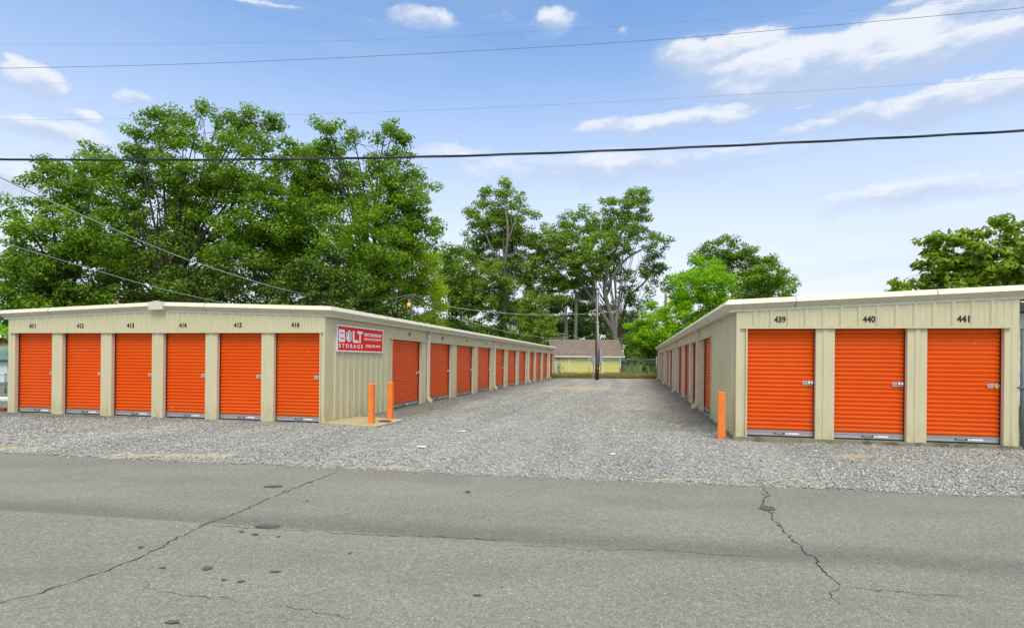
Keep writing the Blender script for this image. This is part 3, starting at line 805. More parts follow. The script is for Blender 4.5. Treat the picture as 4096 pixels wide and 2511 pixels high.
wall_dark = np.maximum(np.clip(1.5-(dl+wv)/1.4, 0, 1)*(ys > 14.2), np.clip(1.5-(dr+wv)/1.4, 0, 1)*(ys > 12.6))*(ys > 12)  # stones turn darker close to the aisle walls
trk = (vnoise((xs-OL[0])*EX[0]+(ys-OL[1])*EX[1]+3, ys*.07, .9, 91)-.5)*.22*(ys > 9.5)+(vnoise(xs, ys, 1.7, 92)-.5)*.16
tn = np.clip(tn+trk, 0, 1)*(1-.62*wall_dark)
tag(link('gravel_stones', np_mesh('gravel_stones', Vs.reshape(-1, 3), Fs, M['stone'], np.repeat(tn, 8))), 'loose grey crushed stones covering the lot in front of the buildings', 'gravel', kind='stuff')

# cracks in the road
Z3 = lambda x, y: (x/1.2031/K, (1700+y/1.2031)/K)
Z4 = lambda x, y: ((2048+x/1.2031)/K, (1700+y/1.2031)/K)
cracks = [
 ([(-120, 1490), (0, 1452), (100, 1425), (180, 1398), (270, 1368), (355, 1333), (420, 1298), (455, 1280), (492, 1262), (560, 1238), (640, 1203), (700, 1178), (760, 1155), (822, 1131)], .019),
 ([(492, 1262), (640, 1272), (760, 1279), (900, 1287), (1060, 1292), (1232, 1302)], .014),
 ([Z4(0, 577), Z4(200, 583), Z4(370, 600), Z4(570, 598), Z4(720, 600), Z4(840, 610), Z4(1000, 625), Z4(1120, 630), Z4(1320, 638)], .009),
 ([Z4(1200, 297), Z4(1235, 335), Z4(1200, 365), Z4(1222, 395), Z4(1250, 425), Z4(1258, 460), Z4(1298, 490), Z4(1310, 520), Z4(1375, 570), Z4(1420, 620), Z4(1468, 642), Z4(1462, 670), Z4(1490, 700), Z4(1545, 742), Z4(1578, 775)], .021),
 ([Z4(1578, 775), Z4(1525, 808), Z4(1545, 840), Z4(1580, 870), Z4(1588, 890)], .012),
 ([Z4(1578, 775), Z4(1680, 788), Z4(1760, 795), Z4(1880, 803), Z4(1980, 822), Z4(2080, 818), Z4(2220, 835)], .010),
 ([Z3(705, 740), Z3(712, 762), Z3(690, 785), Z3(760, 800), Z3(830, 812), Z3(900, 822), Z3(1040, 830), Z3(1140, 845), Z3(1180, 862)], .008),
 ([Z3(1290, 868), Z3(1420, 882), Z3(1560, 905), Z3(1640, 922), Z3(1700, 937), Z3(1840, 925)], .008),
]
V = []; Fc = []
for pts, w in cracks:
    P_ = [Vector((*gnd(x, y), 0)) for x, y in pts]; fine = []
    for i in range(len(P_)-1):
        d = P_[i+1]-P_[i]; nseg = max(2, int(d.length/.035)); nn = Vector((-d.y, d.x, 0)).normalized()
        for k in range(nseg):
            j = random.gauss(0, .009)+.012*math.sin((i*7+k)*.9)
            fine.append((P_[i]+d*(k/nseg)+nn*j, nn))
    fine.append((P_[-1], nn))
    m0 = len(V)
    for i, (q, nn) in enumerate(fine):
        ww = w*.82*random.uniform(.2, 1.0)*min(1, (i+1)/6, (len(fine)-i)/6)*.5
        V += [(q.x-nn.x*ww, q.y-nn.y*ww, GZ+.004), (q.x+nn.x*ww, q.y+nn.y*ww, GZ+.004)]
    for i in range(len(fine)-1): a = m0+2*i; Fc.append((a, a+2, a+3, a+1))
tag(link('road_cracks', mesh('road_cracks', V, Fc, M['crack'])), kind='structure')
st = [Z3(1317, 295)+(36, 7), Z3(1290, 488)+(50, 9), Z3(1163, 513)+(12, 4), Z3(1228, 526)+(15, 5), Z3(677, 588)+(16, 5), Z3(998, 690)+(27, 7), Z3(783, 687)+(14, 3.5), Z3(1160, 753)+(22, 4),
      Z3(1075, 746)+(12, 4), Z3(1325, 706)+(24, 4), Z3(830, 950)+(30, 10), Z3(2252, 322)+(17, 4), Z3(2297, 820)+(18, 5), Z3(1683, 617)+(8, 3), Z4(1228, 401)+(42, 10), Z3(1340, 537)+(10, 3), Z3(1478, 365)+(8, 2), Z3(2415, 780)+(6, 2)]
V = []; Fc = []
for x, y, rx_, ry_ in st:
    a = gnd(x-rx_/1.2031/K, y); c_ = gnd(x+rx_/1.2031/K, y); d0 = gnd(x, y-ry_/1.2031/K); d1 = gnd(x, y+ry_/1.2031/K)
    cx, cy = gnd(x, y); rx2 = (c_[0]-a[0])/2; ry2 = (d0[1]-d1[1])/2; m0 = len(V); nn = 22
    ph = random.random()*6
    for k in range(nn):
        t_ = 2*math.pi*k/nn; rr = 1+.22*math.sin(2*t_+ph)+.16*math.sin(5*t_+ph*2)+random.uniform(-.08, .08)
        V.append((cx+rx2*rr*math.cos(t_), cy+ry2*rr*math.sin(t_), GZ+.0075))
    Fc.append(tuple(range(m0, m0+nn)))
tag(link('road_stains', mesh('road_stains', V, Fc, M['stain'])), kind='structure')

# ------------------------------------------------------------------ blades of grass
def blades(name, X_, Y_, Z0, H, W_, lean, m, tint=None):
    n = len(X_); a = RNG.random(n)*6.283; ca, sa = np.cos(a), np.sin(a)
    lx = RNG.normal(0, 1, n)*lean*H; ly = RNG.normal(0, 1, n)*lean*H
    V = np.zeros((n, 5, 3))
    for i, (f, wd) in enumerate(((0, 1), (0, -1), (.55, -.75), (.55, .75), (1, 0))):
        V[:, i, 0] = X_+ca*W_*wd*.5+lx*f**1.8; V[:, i, 1] = Y_+sa*W_*wd*.5+ly*f**1.8; V[:, i, 2] = Z0+H*f*(1-.15*f*lean*2)
    o = (np.arange(n)*5)[:, None]
    q = np.concatenate([o+np.array([[0, 1, 2, 3]])]); t3 = np.concatenate([o+np.array([[3, 2, 4, 4]])])
    Ft = np.concatenate([o+np.array([[0, 1, 2]]), o+np.array([[0, 2, 3]]), o+np.array([[3, 2, 4]])])
    tt = RNG.random(n) if tint is None else tint
    return np_mesh(name, V.reshape(-1, 3), Ft, m, np.concatenate([tt, tt, tt]))
n = 26000
X_ = RNG.uniform(3.0, 14.5, n); Y_ = 50.6+RNG.random(n)**1.4*3.6
H = RNG.uniform(.2, .58, n)*(.75+.7*vnoise(X_, Y_, .8, 31))
tag(link('dry_grass', blades('dry_grass', X_, Y_, np.full(n, -.1), H, .03, .35, LM['drygrass'])), 'strip of straw-coloured dry grass along the chain link fence', 'grass', kind='stuff')
n = 900
X_ = RNG.uniform(8.2, 14.5, n); Y_ = 52.4+RNG.random(n)*3
tag(link('green_grass', blades('green_grass', X_, Y_, np.full(n, -.12), RNG.uniform(.3, .6, n), .035, .3, LM['grass'])), 'rough green weeds growing behind the dry grass by the fence', 'grass', kind='stuff')
# weeds along slabs and in the cracks
def tuft(px, py, label, h=.06, nb=40, sp=.05, m='grass', z=GZ, name='weed'):
    x, y = gnd(px, py, z) 
    o = link(name, blades(name, RNG.normal(0, sp*.6, nb), RNG.normal(0, sp*.25, nb), np.zeros(nb), RNG.uniform(.3, 1, nb)*h, .008, .8, LM[m]), None, (x, y, z)); o.scale = (.6, .8, .8)
    tag(o, label, 'weed', 'small weeds sprouting from the cracks')
tuft(492, 1262, 'green weed where the long crack meets the road seam', .03, 45, .05, 'mossy')
tuft(536, 1247, 'flat weed in the left crack just beyond the road seam', .03, 40, .05, 'mossy')
tuft(686, 1182, 'weed in the left road crack, second from the gravel edge', .03, 35, .05, 'mossy')
tuft(744, 1161, 'pale weed highest up the left road crack near gravel', .05, 60, .04, 'drygrass')
tuft(1838, 1190, 'green weed at the top of the right road crack', .03, 40, .035, 'mossy')
tuft(1861, 1233, 'weed in the right crack just below the dark oil spot', .03, 35, .03, 'mossy')
tuft(1875, 1264, 'yellowish weed at the bend of the right road crack', .03, 50, .03, 'drygrass')
tuft(1419, 1326, 'tiny yellow weed in the middle of the road seam crack', .025, 30, .03, 'drygrass')
def litter(x, y, label, s, seed):
    r_ = random.Random(seed); V = []; 
    for j in range(4):
        for i in range(5): V.append(((i-2)*s*.5+r_.uniform(-.1, .1)*s, (j-1.5)*s*.28+r_.uniform(-.1, .1)*s, r_.uniform(0, .25)*s))
    Fc = [(j*5+i, j*5+i+1, j*5+i+6, j*5+i+5) for j in range(3) for i in range(4)]
    tag(link('paper_scrap', mesh('paper_scrap', V, Fc, M['signwhite']), None, (x, y, -.018), r_.uniform(-.4, .4)), label, 'litter', 'white paper scraps on the gravel')
litter(-1.55, 9.9, 'white paper scrap on the gravel nearest the road, left of centre', .09, 1)
litter(-1.05, 12.1, 'white paper scrap on gravel just right of the concrete pad', .08, 2)
litter(1.67, 9.35, 'tiny white scrap on the gravel right of centre', .05, 3)
litter(1.9, 28.4, 'white scrap far down the gravel aisle near its tan patch', .12, 4)

for i_, (cx_, cy_, ax_, ay_, nb_, lb_) in enumerate(((4.47, 14.5, .38, .34, 420, 'patch of brown pine straw on the gravel beside the right aisle wall'),
        (-2.40, 17.9, .55, .34, 420, 'brown pine straw patch on the gravel beyond the first left downspout'), (-2.75, 16.6, .40, .25, 260, 'small pine straw patch before the first left downspout'),
        (3.9, 17.6, .6, .3, 200, 'thin scatter of pine straw halfway along the right aisle edge'))):
    tag(link('pine_straw', blades('pine_straw', RNG.normal(0, ax_*.5, nb_), RNG.normal(0, ay_*.5, nb_), np.zeros(nb_), RNG.uniform(.01, .04, nb_), .012, 2.2, LM['straw']), None, (cx_, cy_, -.035)), lb_, 'pine straw', kind='stuff')
# ------------------------------------------------------------------ poles
G = lambda x, y, z=-.06: Vector((x, y, z))
def leaf_pole(name, x, y, h, r0, r1, m, lean=(0, 0)):
    b_ = MB(); b_.tube([(0, 0, -.4), (lean[0]*.5, lean[1]*.5, h*.5), (lean[0], lean[1], h)], [r0, (r0+r1)/2, r1], 12); return b_
# central service pole with conduits
cx, cy = (2394-2048)/F*47.0-.1, 47.0
cp = tag(empty('utility_pole', (cx, cy, -.08), 0), 'dark wooden pole with pale conduits and meter boxes, closing the aisle', 'pole')
b = leaf_pole('', 0, 0, 7.1, .17, .125, None, (-.06, 0)); b.obj('pole', M['woodbrown'], cp, smooth=True)
b = MB(); b.tube([(-.03, -.19, 1.1), (-.05, -.18, 4.0), (-.08, -.16, 7.2)], .028, 8); b.tube([(.05, -.19, 1.3), (.02, -.18, 4.7)], .026, 8)
b.tube([(-.03, -.19, 1.1), (0, -.24, .95), (.1, -.22, .95), (.15, -.1, 1.0)], .026, 8)
cd = b.obj('conduit', M['palecable'], cp, smooth=True)
b = MB(); b.sphere((-.09, -.17, 7.24), .11, 10, 6, .8); b.tube([(-.09, -.17, 7.12), (-.09, -.17, 7.2)], .07, 8); b.obj('weather_head', M['silver'], cd, smooth=True)
b = MB(); b.sphere((.04, -.19, 4.75), .07, 8, 6); b.sphere((-.13, -.15, 4.72), .05, 8, 5); b.obj('conduit_fitting', M['silver'], cd)
b = MB(); b.box(.18, .36, -.14, .14, 1.45, 2.55); b.box(.17, .37, -.155, -.1405, 1.44, 2.56); b.obj('breaker_box', M['greybox'], cp)
b = MB(); b.box(-.42, -.17, -.13, .1, 1.35, 2.0); b.sphere((-.44, -.03, 1.7), .09, 10, 6); b.obj('meter_box', M['greybox'], cp)
b = MB(); b.tube([(-.30, 0, -.1), (-.30, 0, 1.36)], .045, 8); b.obj('support_post', M['fence'], cp)
b = MB(); b.tube([(.24, -.05, 1.44), (.30, -.1, 1.2), (.30, -.12, .95), (.22, -.12, .78), (.1, -.12, .85)], .03, 8); b.tube([(.12, -.2, 2.5), (.12, -.2, 1.1)], .035, 8); b.obj('black_flex', M['cable'], cp, smooth=True)
# light pole behind the left building
x, y = -8.1, 45.5
tp = at(990, 705, y)
lp = tag(empty('light_pole', (tp.x, y, -.1)), 'thin weathered pole with a lit orange lamp behind left building', 'pole')
b = leaf_pole('', 0, 0, tp.z+.1, .12, .085, None); b.obj('pole', M['woodgrey'], lp, smooth=True)
b = MB(); b.tube([(0, -.08, tp.z-.62), (-.16, -.2, tp.z-.62)], .02, 6); b.tube([(-.16, -.2, tp.z-.72), (-.16, -.2, tp.z-.4)], .075, 10); b.obj('lamp_arm', M['silver'], lp)
m, nt, out = nodes('lamp_glow'); em_ = nt.nodes.new('ShaderNodeEmission'); em_.inputs[0].default_value = (1, .30, .03, 1); em_.inputs[1].default_value = 1.6; L(nt, em_.outputs[0], out.inputs[0])
b = MB(); b.sphere((-.16, -.2, tp.z-.80), .13, 12, 8, 1.05); b.obj('lamp_bulb', m, lp, smooth=True)
# right-hand pole behind the right building
y = 62.0; tp2 = at(1602, 706, y)
rp = tag(empty('utility_pole', (tp2.x, y, -.1)), 'bare grey wooden pole rising above the right building eaves', 'pole')
b = leaf_pole('', 0, 0, tp2.z+.1, .17, .13, None, (0, 0)); b.obj('pole', M['woodgrey'], rp, smooth=True)
b = MB(); b.tube([(-.1, -.1, tp2.z-3.1), (-.35, -.15, tp2.z-3.1)], .025, 6); b.sphere((-.02, -.18, tp2.z-3.3), .06, 8, 5); b.obj('insulator', M['palecable'], rp)

# ------------------------------------------------------------------ cables
def cable(pts, r, m, label, group='overhead cables', n=10, twist=False):
    P_ = spline(pts, n); b_ = MB()
    if twist:
        for ph in (0, 2.09, 4.19):
            q = [p+Vector((0, math.cos(i*.16+ph), math.sin(i*.16+ph)))*r*.75 for i, p in enumerate(P_)]
            b_.tube(q, r*.62, 6)
    else: b_.tube(P_, r, 6)
    tag(b_.obj('overhead_cable', m, smooth=True), label, 'cable', group)
cable([at(-500, 374, 14), at(0, 383.5, 12.8), at(500, 384.5, 12.4), at(1000, 378, 12), at(1500, 361.5, 11.6), at(2000, 339, 11.3), at(2464, 314.5, 11), at(3000, 280, 10.6)], .020, M['cable'],
      'thick black twisted cable bundle crossing the whole sky, lowest of the road lines', twist=True, n=30)
cable([at(-400, 170, 12), at(100, 163, 11), at(600, 149, 10.6), at(1232, 118, 10.3), at(1700, 87, 10), at(2370, 28, 9.6), at(2800, -15, 9.4)], .0042, M['greycable'],
      'thin line rising from left to the top right corner, middle of three')
cable([at(-400, 108, 12), at(120, 107, 11), at(600, 103, 10.6), at(1070, 89, 10.3), at(1800, 43, 10), at(2150, 18, 9.8), at(2600, -20, 9.5)], .0013, M['greycable'],
      'faint topmost line above the other road lines')
cable([at(-400, 292, 12), at(240, 287, 11.5), at(700, 276, 11), at(1050, 265, 10.8), at(1500, 244, 10.6), at(1950, 219, 10.4), at(2250, 201, 10.2), at(2800, 165, 10)], .0017, M['greycable'],
      'faint thin line just above the thick black bundle')
cable([at(-300, 280, 15), at(0, 427, 19), at(250, 541, 24), at(450, 624, 30), at(650, 688, 36), at(750, 710, 39), at(850, 722, 42), at(920, 721, 44), tp+Vector((0, 0, -.12))], .022, M['palecable'],
      'pale service cable sagging from upper left to the lamp pole', 'service cables at the lamp pole')
cable([at(-200, 520, 20), at(50, 597, 24), at(250, 656, 28), at(400, 698, 31), at(560, 732, 35), at(700, 752, 38), at(800, 757, 40), at(887, 747, 43), at(940, 731, 44.5), tp+Vector((0, 0, -.2))], .014, M['palecable'],
      'thinner pale cable dipping behind the left roof ridge', 'service cables at the lamp pole')
cable([tp+Vector((0, 0, -.1)), at(1080, 737, 50), at(1200, 752, 53), at(1300, 757, 56), at(1440, 753, 59), at(1530, 738, 61), tp2+Vector((0, 0, -.1))], .018, M['palecable'],
      'pale cable slung from the lamp pole to the bare right pole', 'service cables at the lamp pole')
cable([tp+Vector((0, 0, -.25)), at(1050, 748, 48), at(1140, 777, 51), at(1220, 798, 54), at(1310, 812, 57), at(1360, 812, 58.5), at(1375, 806, 59.5)], .014, M['palecable'],
      'pale cable dropping from the lamp pole to the yellow house roof', 'service cables at the lamp pole')
cable([tp2+Vector((-.3, -.15, -3.1)), at(1540, 803, 61), at(1480, 817, 60), at(1440, 822, 59.5), at(1400, 815, 59.3), at(1378, 806, 59.2)], .014, M['palecable'],
      'pale cable from low on the right pole to the house', 'service cables at the lamp pole')

# ------------------------------------------------------------------ yellow house
YH = 56.0
def hx(c5, Y=YH): return ((2150+c5/3.7908)-2048)/F*Y+.0
ye = at((2150+700/3.7908)/K, (1250+664/3.7908)/K, YH).z
yr = at((2150+700/3.7908)/K, (1250+411/3.7908)/K, YH+3.0).z
house = tag(empty('yellow_house', (hx(750), YH, -.15)), 'small yellow sided house with brown shingle roof behind the fence', 'house')
hw0, hw1 = hx(225)-hx(750), hx(1258)-hx(750); we = ye+.15; wr = yr+.15
b = MB(); nb = 14
for i in range(nb):
    z0 = i*we/nb; z1 = (i+1)*we/nb
    b.raw([(hw0, -.02, z0), (hw1, -.02, z0), (hw1, 0, z1), (hw0, 0, z1), (hw0, 0, z0), (hw1, 0, z0)], [(0, 1, 2, 3), (0, 4, 5, 1)])
b.box(hw0+.01, hw1-.01, .005, 6, -.3, we)
b.prism([(0.0, we), (6.2, we), (3.1, wr)], 0, hw0+.02, hw1-.02)
b.obj('wall', M['yellowwall'], house)
r0, r1 = hx(195)-hx(750), hx(1318)-hx(750)
ang = math.atan2(wr-we, 3.3); ln = math.hypot(3.3, wr-we)
for sgn_ in (1, -1):
    b = MB(); b.box(r0, r1, 0, ln, -.0, .05)
    o = b.obj('roof', M['shingle'], house)
    if sgn_ == 1: o.location = (0, -.28, we-.02); o.rotation_euler = (ang, 0, 0); rfh = o
    else: o.location = (0, 6.48, we-.02); o.rotation_euler = (ang, 0, math.pi); o.location.x = (r0+r1)
b = MB(); b.box(r0, r1, -.33, -.285, we-.09, we+.03); b.obj('fascia', M['whitetrim'], house)
b = MB()
for c5 in (240, 985, 1255): x = hx(c5)-hx(750); b.box(x-.07, x+.07, -.05, -.0205, 0, we-.05)
b.obj('corner_board', M['whitetrim'], house)
b = MB(); x = hx(475)-hx(750); b.box(x-.06, x+.06, -.12, -.022, .15, we-.08); b.obj('downspout', M['whitetrim'], house)
b = MB(); x = hx(326)-hx(750); b.box(x-.16, x+.16, -.16, -.022, .62, 1.38); b.sphere((x, -.18, 1.08), .09, 10, 6)
mbx = b.obj('meter_box', M['greybox'], house)
b = MB(); b.tube([(x, -.09, 1.38), (x, -.09, we), (x, -.09, we+.95)], .03, 8); b.sphere((x-.03, -.09, we+.98), .09, 8, 6); b.tube([(x-.2, -.09, we+.75), (x-.22, -.09, we+.9), (x-.05, -.1, we+.97)], .02, 6)
b.obj('service_mast', M['fence'], house)
b = MB(); x2 = hx(387)-hx(750); b.box(x2-.05, x2+.05, -.06, -.022, .88, 1.02); b.tube([(x2, -.05, .88), (x2+.0, -.05, .7), (x2+.25, -.06, .3)], .012, 5); b.obj('wall_outlet', M['darkwood'], house)
b = MB(); x3 = hx(1316)-hx(750); b.box(x3-.05, x3+.06, .6, 1.0, we+.25, we+.72); b.obj('vent_box', M['whitetrim'], house)
b = MB(); b.box(-.38, .38, -.2, .2, .0, .33); b.tube([(0, -.21, .14), (0, -.24, .14)], .12, 12); b.box(-.4, .4, -.22, .22, .3305, .37)
tag(b.obj('air_conditioner', M['whitetrim'], None, (hx(472, 54.6), 54.6, -.1), 0), 'low white cooling unit at the foot of the yellow wall', 'cooling unit')

# ------------------------------------------------------------------ chain link fence at the end of the aisle
FY = 51.2
fx0 = (2150+258/3.7908-2048)/F*FY; fx1 = (2150+1805/3.7908-2048)/F*FY
fen = tag(empty('chain_link_fence', (0, FY, -.1)), 'chain link fence across the far end of the gravel aisle', 'fence')
for c5 in (258, 783, 1249, 1803):
    x = (2150+c5/3.7908-2048)/F*FY; b = MB(); b.tube([(x, 0, 0), (x, 0, 2.0)], .035, 8); b.sphere((x, 0, 2.02), .045, 8, 5); b.obj('post', M['fence'], fen, smooth=True)
b = MB(); b.tube([(fx0, -.02, 1.74), (fx1, -.02, 1.78)], .025, 8); b.obj('top_rail', M['fence'], fen, smooth=True)
def chain(x0, x1, h, s=.09):
    V = []; Fc = []; w = .0035
    tot = x1-x0
    for sg_ in (1, -1):
        k = -h
        while k < tot+h:
            a0 = (x0+k, 0.0); a1 = (x0+k+h, h)
            # clip to [x0, x1]
            p0x, p1x = a0[0], a1[0]; z0, z1 = 0.0, h
            if p0x < x0: z0 += x0-p0x; p0x = x0
            if p1x > x1: z1 -= p1x-x1; p1x = x1
            if p1x > p0x:
                q0, q1 = (z0, z1) if sg_ > 0 else (h-z0, h-z1)
                m0 = len(V); V += [(p0x-w, 0, q0), (p0x+w, 0, q0), (p1x+w, 0, q1), (p1x-w, 0, q1), (p0x, .004*sg_, q0), (p1x, .004*sg_, q1)]
                Fc += [(m0, m0+1, m0+2, m0+3)]
            k += s
    return V, Fc
V, Fc = chain(fx0, fx1, 1.7, .10); link('chain_mesh', mesh('chain_mesh', V, Fc, M['chain']), fen, (0, -.03, .03))
# fence piece seen at the far left
lx, ly = at(22/K, 895, 23.0).x, 23.0
fl = tag(empty('chain_link_fence', (lx, ly, -.12)), 'short stretch of chain link fence by the lawn at the far left', 'fence')
for dx in (-3, 0, 3):
    b = MB(); b.tube([(dx, 0, 0), (dx, 0, .86)], .03, 8); b.sphere((dx, 0, .87), .04, 8, 5); b.obj('post', M['greenpost'], fl, smooth=True)
for zz_ in (.85, .35): 
    b = MB(); b.tube([(-3.6, 0, zz_-.02), (3.4, 0, zz_-.02)], .015, 6); b.obj('rail', M['fence'], fl, smooth=True)
V, Fc = chain(-3.6, 3.4, .82, .1); link('chain_mesh', mesh('chain_mesh', V, Fc, M['chain']), fl, (0, -.02, .02))
# right edge: tall post of a fence beside the right building
pg = at(2464.5, 1070, 10.35)
fr_ = tag(empty('fence_post', (9.25, 10.30, -.06)), 'tall grey steel post at the right edge beside the storage building', 'post')
b = MB(); b.tube([(0, 0, -.2), (0, 0, 2.2)], .055, 14); b.obj('post', M['greenpost'], fr_, smooth=True)
b = MB(); b.sphere((0, 0, 2.205), .062, 12, 6, .7); b.obj('cap', M['greenpost'], fr_, smooth=True)
b = MB(); b.tube([(-.12, .05, 1.15), (0, 0, 1.15), (2.5, .0, 1.15)], .022, 8); b.tube([(-.0, -.0, 1.12), (0, 0, 1.18)], .07, 12); b.obj('rail', M['greenpost'], fr_, smooth=True)

# white block building at the right edge
wb = tag(empty('block_building', (11.6, 14.6, -.1), -TH), 'white painted block building with dark eave at the right edge', 'building')
b = MB(); rows_ = 14
b.box(-.2, 8, .012, 9, 0, 2.9)
for i in range(rows_):
    z0 = .6+i*.165; off = 0 if i % 2 else .2; x = -.2+(-off)
    while x < 8:
        a = max(x+.006, -.2); c_ = min(x+.394, 8)
        if c_ > a: b.box(a, c_, -.0, .011, z0+.005, z0+.158)
        x += .4
b.obj('wall', M['blockwhite'], wb)
b = MB(); b.box(-.21, 8, -.012, .009, -.2, .58); b.obj('foundation', M['brickred'], wb)
b = MB(); b.box(-.6, 8.4, -.4, 9.4, 2.92, 3.14); b.obj('roof', M['darkwood'], wb)

# left edge: shed, brick house, kerb, brick
def simple_house(name, cx, cy, w, d, h, rh, mw, mr, label, cat, rz=0):
    r_ = tag(empty(name, (cx, cy, -.15), rz), label, cat)
    b_ = MB(); b_.box(-w/2, w/2, 0, d, 0, h); b_.prism([(0, h+.001), (d, h+.001), (d/2, h+rh-.05)], 0, -w/2+.01, w/2-.01); b_.obj('wall', mw, r_)
    b_ = MB(); b_.prism([(-.4, h-.08), (d/2, h+rh-.03), (d+.4, h-.08), (d+.4, h), (d/2, h+rh+.06), (-.4, h)], 0, -w/2-.3, w/2+.3); b_.obj('roof', mr, r_)
    b_ = MB()
    for xx in (-w*.28, w*.18): b_.box(xx-.45, xx+.45, -.03, -.002, h*.4, h*.8)
    b_.obj('window', M['darkwood'], r_)
    b_ = MB(); b_.box(w*.32, w*.32+.9, -.03, -.002, 0, h*.85); b_.obj('door', M['whitetrim'], r_)
    return r_
simple_house('shed', -34.5, 35.2, 7.8, 4, 1.45, .75, M['cream'], M['greenroof'], 'low cream shed with a pale green metal roof at far left', 'shed')
simple_house('brick_house', -55, 62, 16, 8, 3.65, .9, M['brickred'], M['signwhite'], 'dark red brick house with a white roof at far left', 'house')
simple_house('tan_roof_house', at(187, 700, 74).x, 74, 8, 7, 7.0, 3.0, M['cream'], M['tanroof'], 'house with a tan roof glimpsed through the big left trees', 'house')
b = MB(); kx0, kx1 = -26, -9.5
b.prism([(-.15, -.2), (.15, -.2), (.15, .10), (.11, .13), (-.11, .13), (-.15, .10)], 0, -8, 4)
tag(b.obj('kerb', M['blockwhite'], None, (-18.5, 19.6, -.06), 0), kind='structure')
b = MB(); b.box(-.12, .12, -.06, .06, 0, .09)
bx = gnd(1, 990); 
for zi, rz_ in ((0, .3),):
    tag(b.obj('brick', M['brickred'], None, (bx[0], bx[1], -.045), rz_), 'single red brick on the gravel at the left edge', 'brick')

# ------------------------------------------------------------------ trees
def foliage(subs, rad, nleaf, lsize, upb=.55, flat=.6):
    """subs: (n,3) clump centres, rad (n,) radii -> leaf quads, tints"""
    cnt = np.maximum(3, (1.55*nleaf*(rad/rad.mean())**2).astype(int)); idx = np.repeat(np.arange(len(subs)), cnt); n = len(idx)
    d = RNG.normal(0, 1, (n, 3)); d /= np.linalg.norm(d, axis=1, keepdims=True)
    r = RNG.random(n)**.42
    off = d*(r*rad[idx])[:, None]; off[:, 2] *= flat
    P_ = subs[idx]+off
    nrm = d*.7+np.array([0, 0, upb])+RNG.normal(0, .45, (n, 3)); nrm /= np.linalg.norm(nrm, axis=1, keepdims=True)
    a = np.cross(nrm, RNG.normal(0, 1, (n, 3))); a /= np.linalg.norm(a, axis=1, keepdims=True); b_ = np.cross(nrm, a)
    s_ = lsize*1.06*(.6+.8*RNG.random(n))
    A = a*s_[:, None]; B = b_*(s_*.75)[:, None]
    V = np.stack([P_-A*.55, P_+B*.5-nrm*(s_*.10)[:, None], P_+A*.6, P_-B*.5-nrm*(s_*.10)[:, None]], 1)
    ct = RNG.random(len(subs))
    tint = np.clip(.15+.45*ct[idx]+.45*RNG.random(n), 0, 1)
    return V.reshape(-1, 3), tint
def tree(label, Y, blobs, base, leaf, bark='bark_dark', lsize=.17, dens=1.0, nleaf=60, sub=.75, tr=.35, depth=.8, name='tree', limbs=True, group=None, fork=.35, flat=.6, cat='tree', extra=None, hollow=.45):
    """blobs: (px, py, rpx[, dY]) clumps surveyed by sight line; base: px of the trunk"""
    bx_ = at(base, 860, Y).x; root = tag(empty(name, (bx_, Y, -.12)), label, cat, group)
    o = np.array([bx_, Y, -.12]); S = []; Rd = []; cs = []
    for bl in blobs:
        px, py, rp = bl[:3]; rm = rp*K/F*Y
        dy = bl[3] if len(bl) > 3 else RNG.normal(0, .45)*rm*1.2
        c = np.array(at(px, py, Y+dy)); cs.append((c, rm))
        ns = max(3, int(dens*3.4*(rm/sub)**2.35))
        d = RNG.normal(0, 1, (ns, 3)); d /= np.linalg.norm(d, axis=1, keepdims=True)
        r_ = rm*(hollow+(1-hollow)*RNG.random(ns)**.6)*RNG.uniform(.85, 1.12, ns); d[:, 1] *= depth
        q = c+d*r_[:, None]; q[:, 2] = np.maximum(q[:, 2], .15)
        S.append(q); Rd.append(sub*RNG.uniform(.55, 1.3, ns))
    S = np.concatenate(S); Rd = np.concatenate(Rd)
    V, tint = foliage(S, Rd, nleaf, lsize, flat=flat)
    n = len(V)//4; Fq = np.arange(n*4).reshape(-1, 4)
    link('crown', np_mesh('crown', V-o, Fq, leaf, tint), root)
    b_ = MB(); top = max(c[2] for c, r_ in cs)
    hf = top*fork; lean = random.uniform(-.3, .3)
    b_.tube([(0, 0, -.3), (lean*.3, 0, hf*.5), (lean, 0, hf)], [tr*1.25, tr, tr*.82], 9)
    if limbs:
        for c, r_ in sorted(cs, key=lambda t: t[0][2]):
            e = Vector(c-o); s0 = Vector((lean, 0, hf*random.uniform(.7, 1.0)))
            if e.z < hf*.8: s0 = Vector((lean*.5, 0, e.z*.6))
            mid = s0.lerp(e, .5)+Vector((0, 0, .12*(e-s0).length))+Vector((random.uniform(-.3, .3), random.uniform(-.3, .3), 0))
            pts = spline([s0, mid, e], 5); rr0 = tr*random.uniform(.16, .28)
            b_.tube(pts, list(np.linspace(rr0, rr0*.25, len(pts))), 6, cap=False)
            dist_ = np.linalg.norm(S-c, axis=1); near = np.argsort(dist_)[:60]
            for j in RNG.choice(near, min(6, len(near)), replace=False):
                q = Vector(S[j]-o); m_ = e.lerp(q, .5)+Vector((0, 0, .1))
                st_ = pts[random.randint(len(pts)//2, len(pts)-1)]
                b_.tube([st_, st_.lerp(q, .5)+Vector((0, 0, .12)), q], [rr0*.26, rr0*.16, rr0*.06], 4, cap=False)
    if extra:
        for pl, r0_, r1_ in extra:
            P_ = [Vector(at(px, py, Y+dy))-Vector(o) for px, py, dy in pl]; q = spline(P_, 5)
            b_.tube(q, list(np.linspace(r0_, r1_, len(q))), 7, cap=False)
    b_.obj('trunk', M[bark], root, smooth=True)
    return root

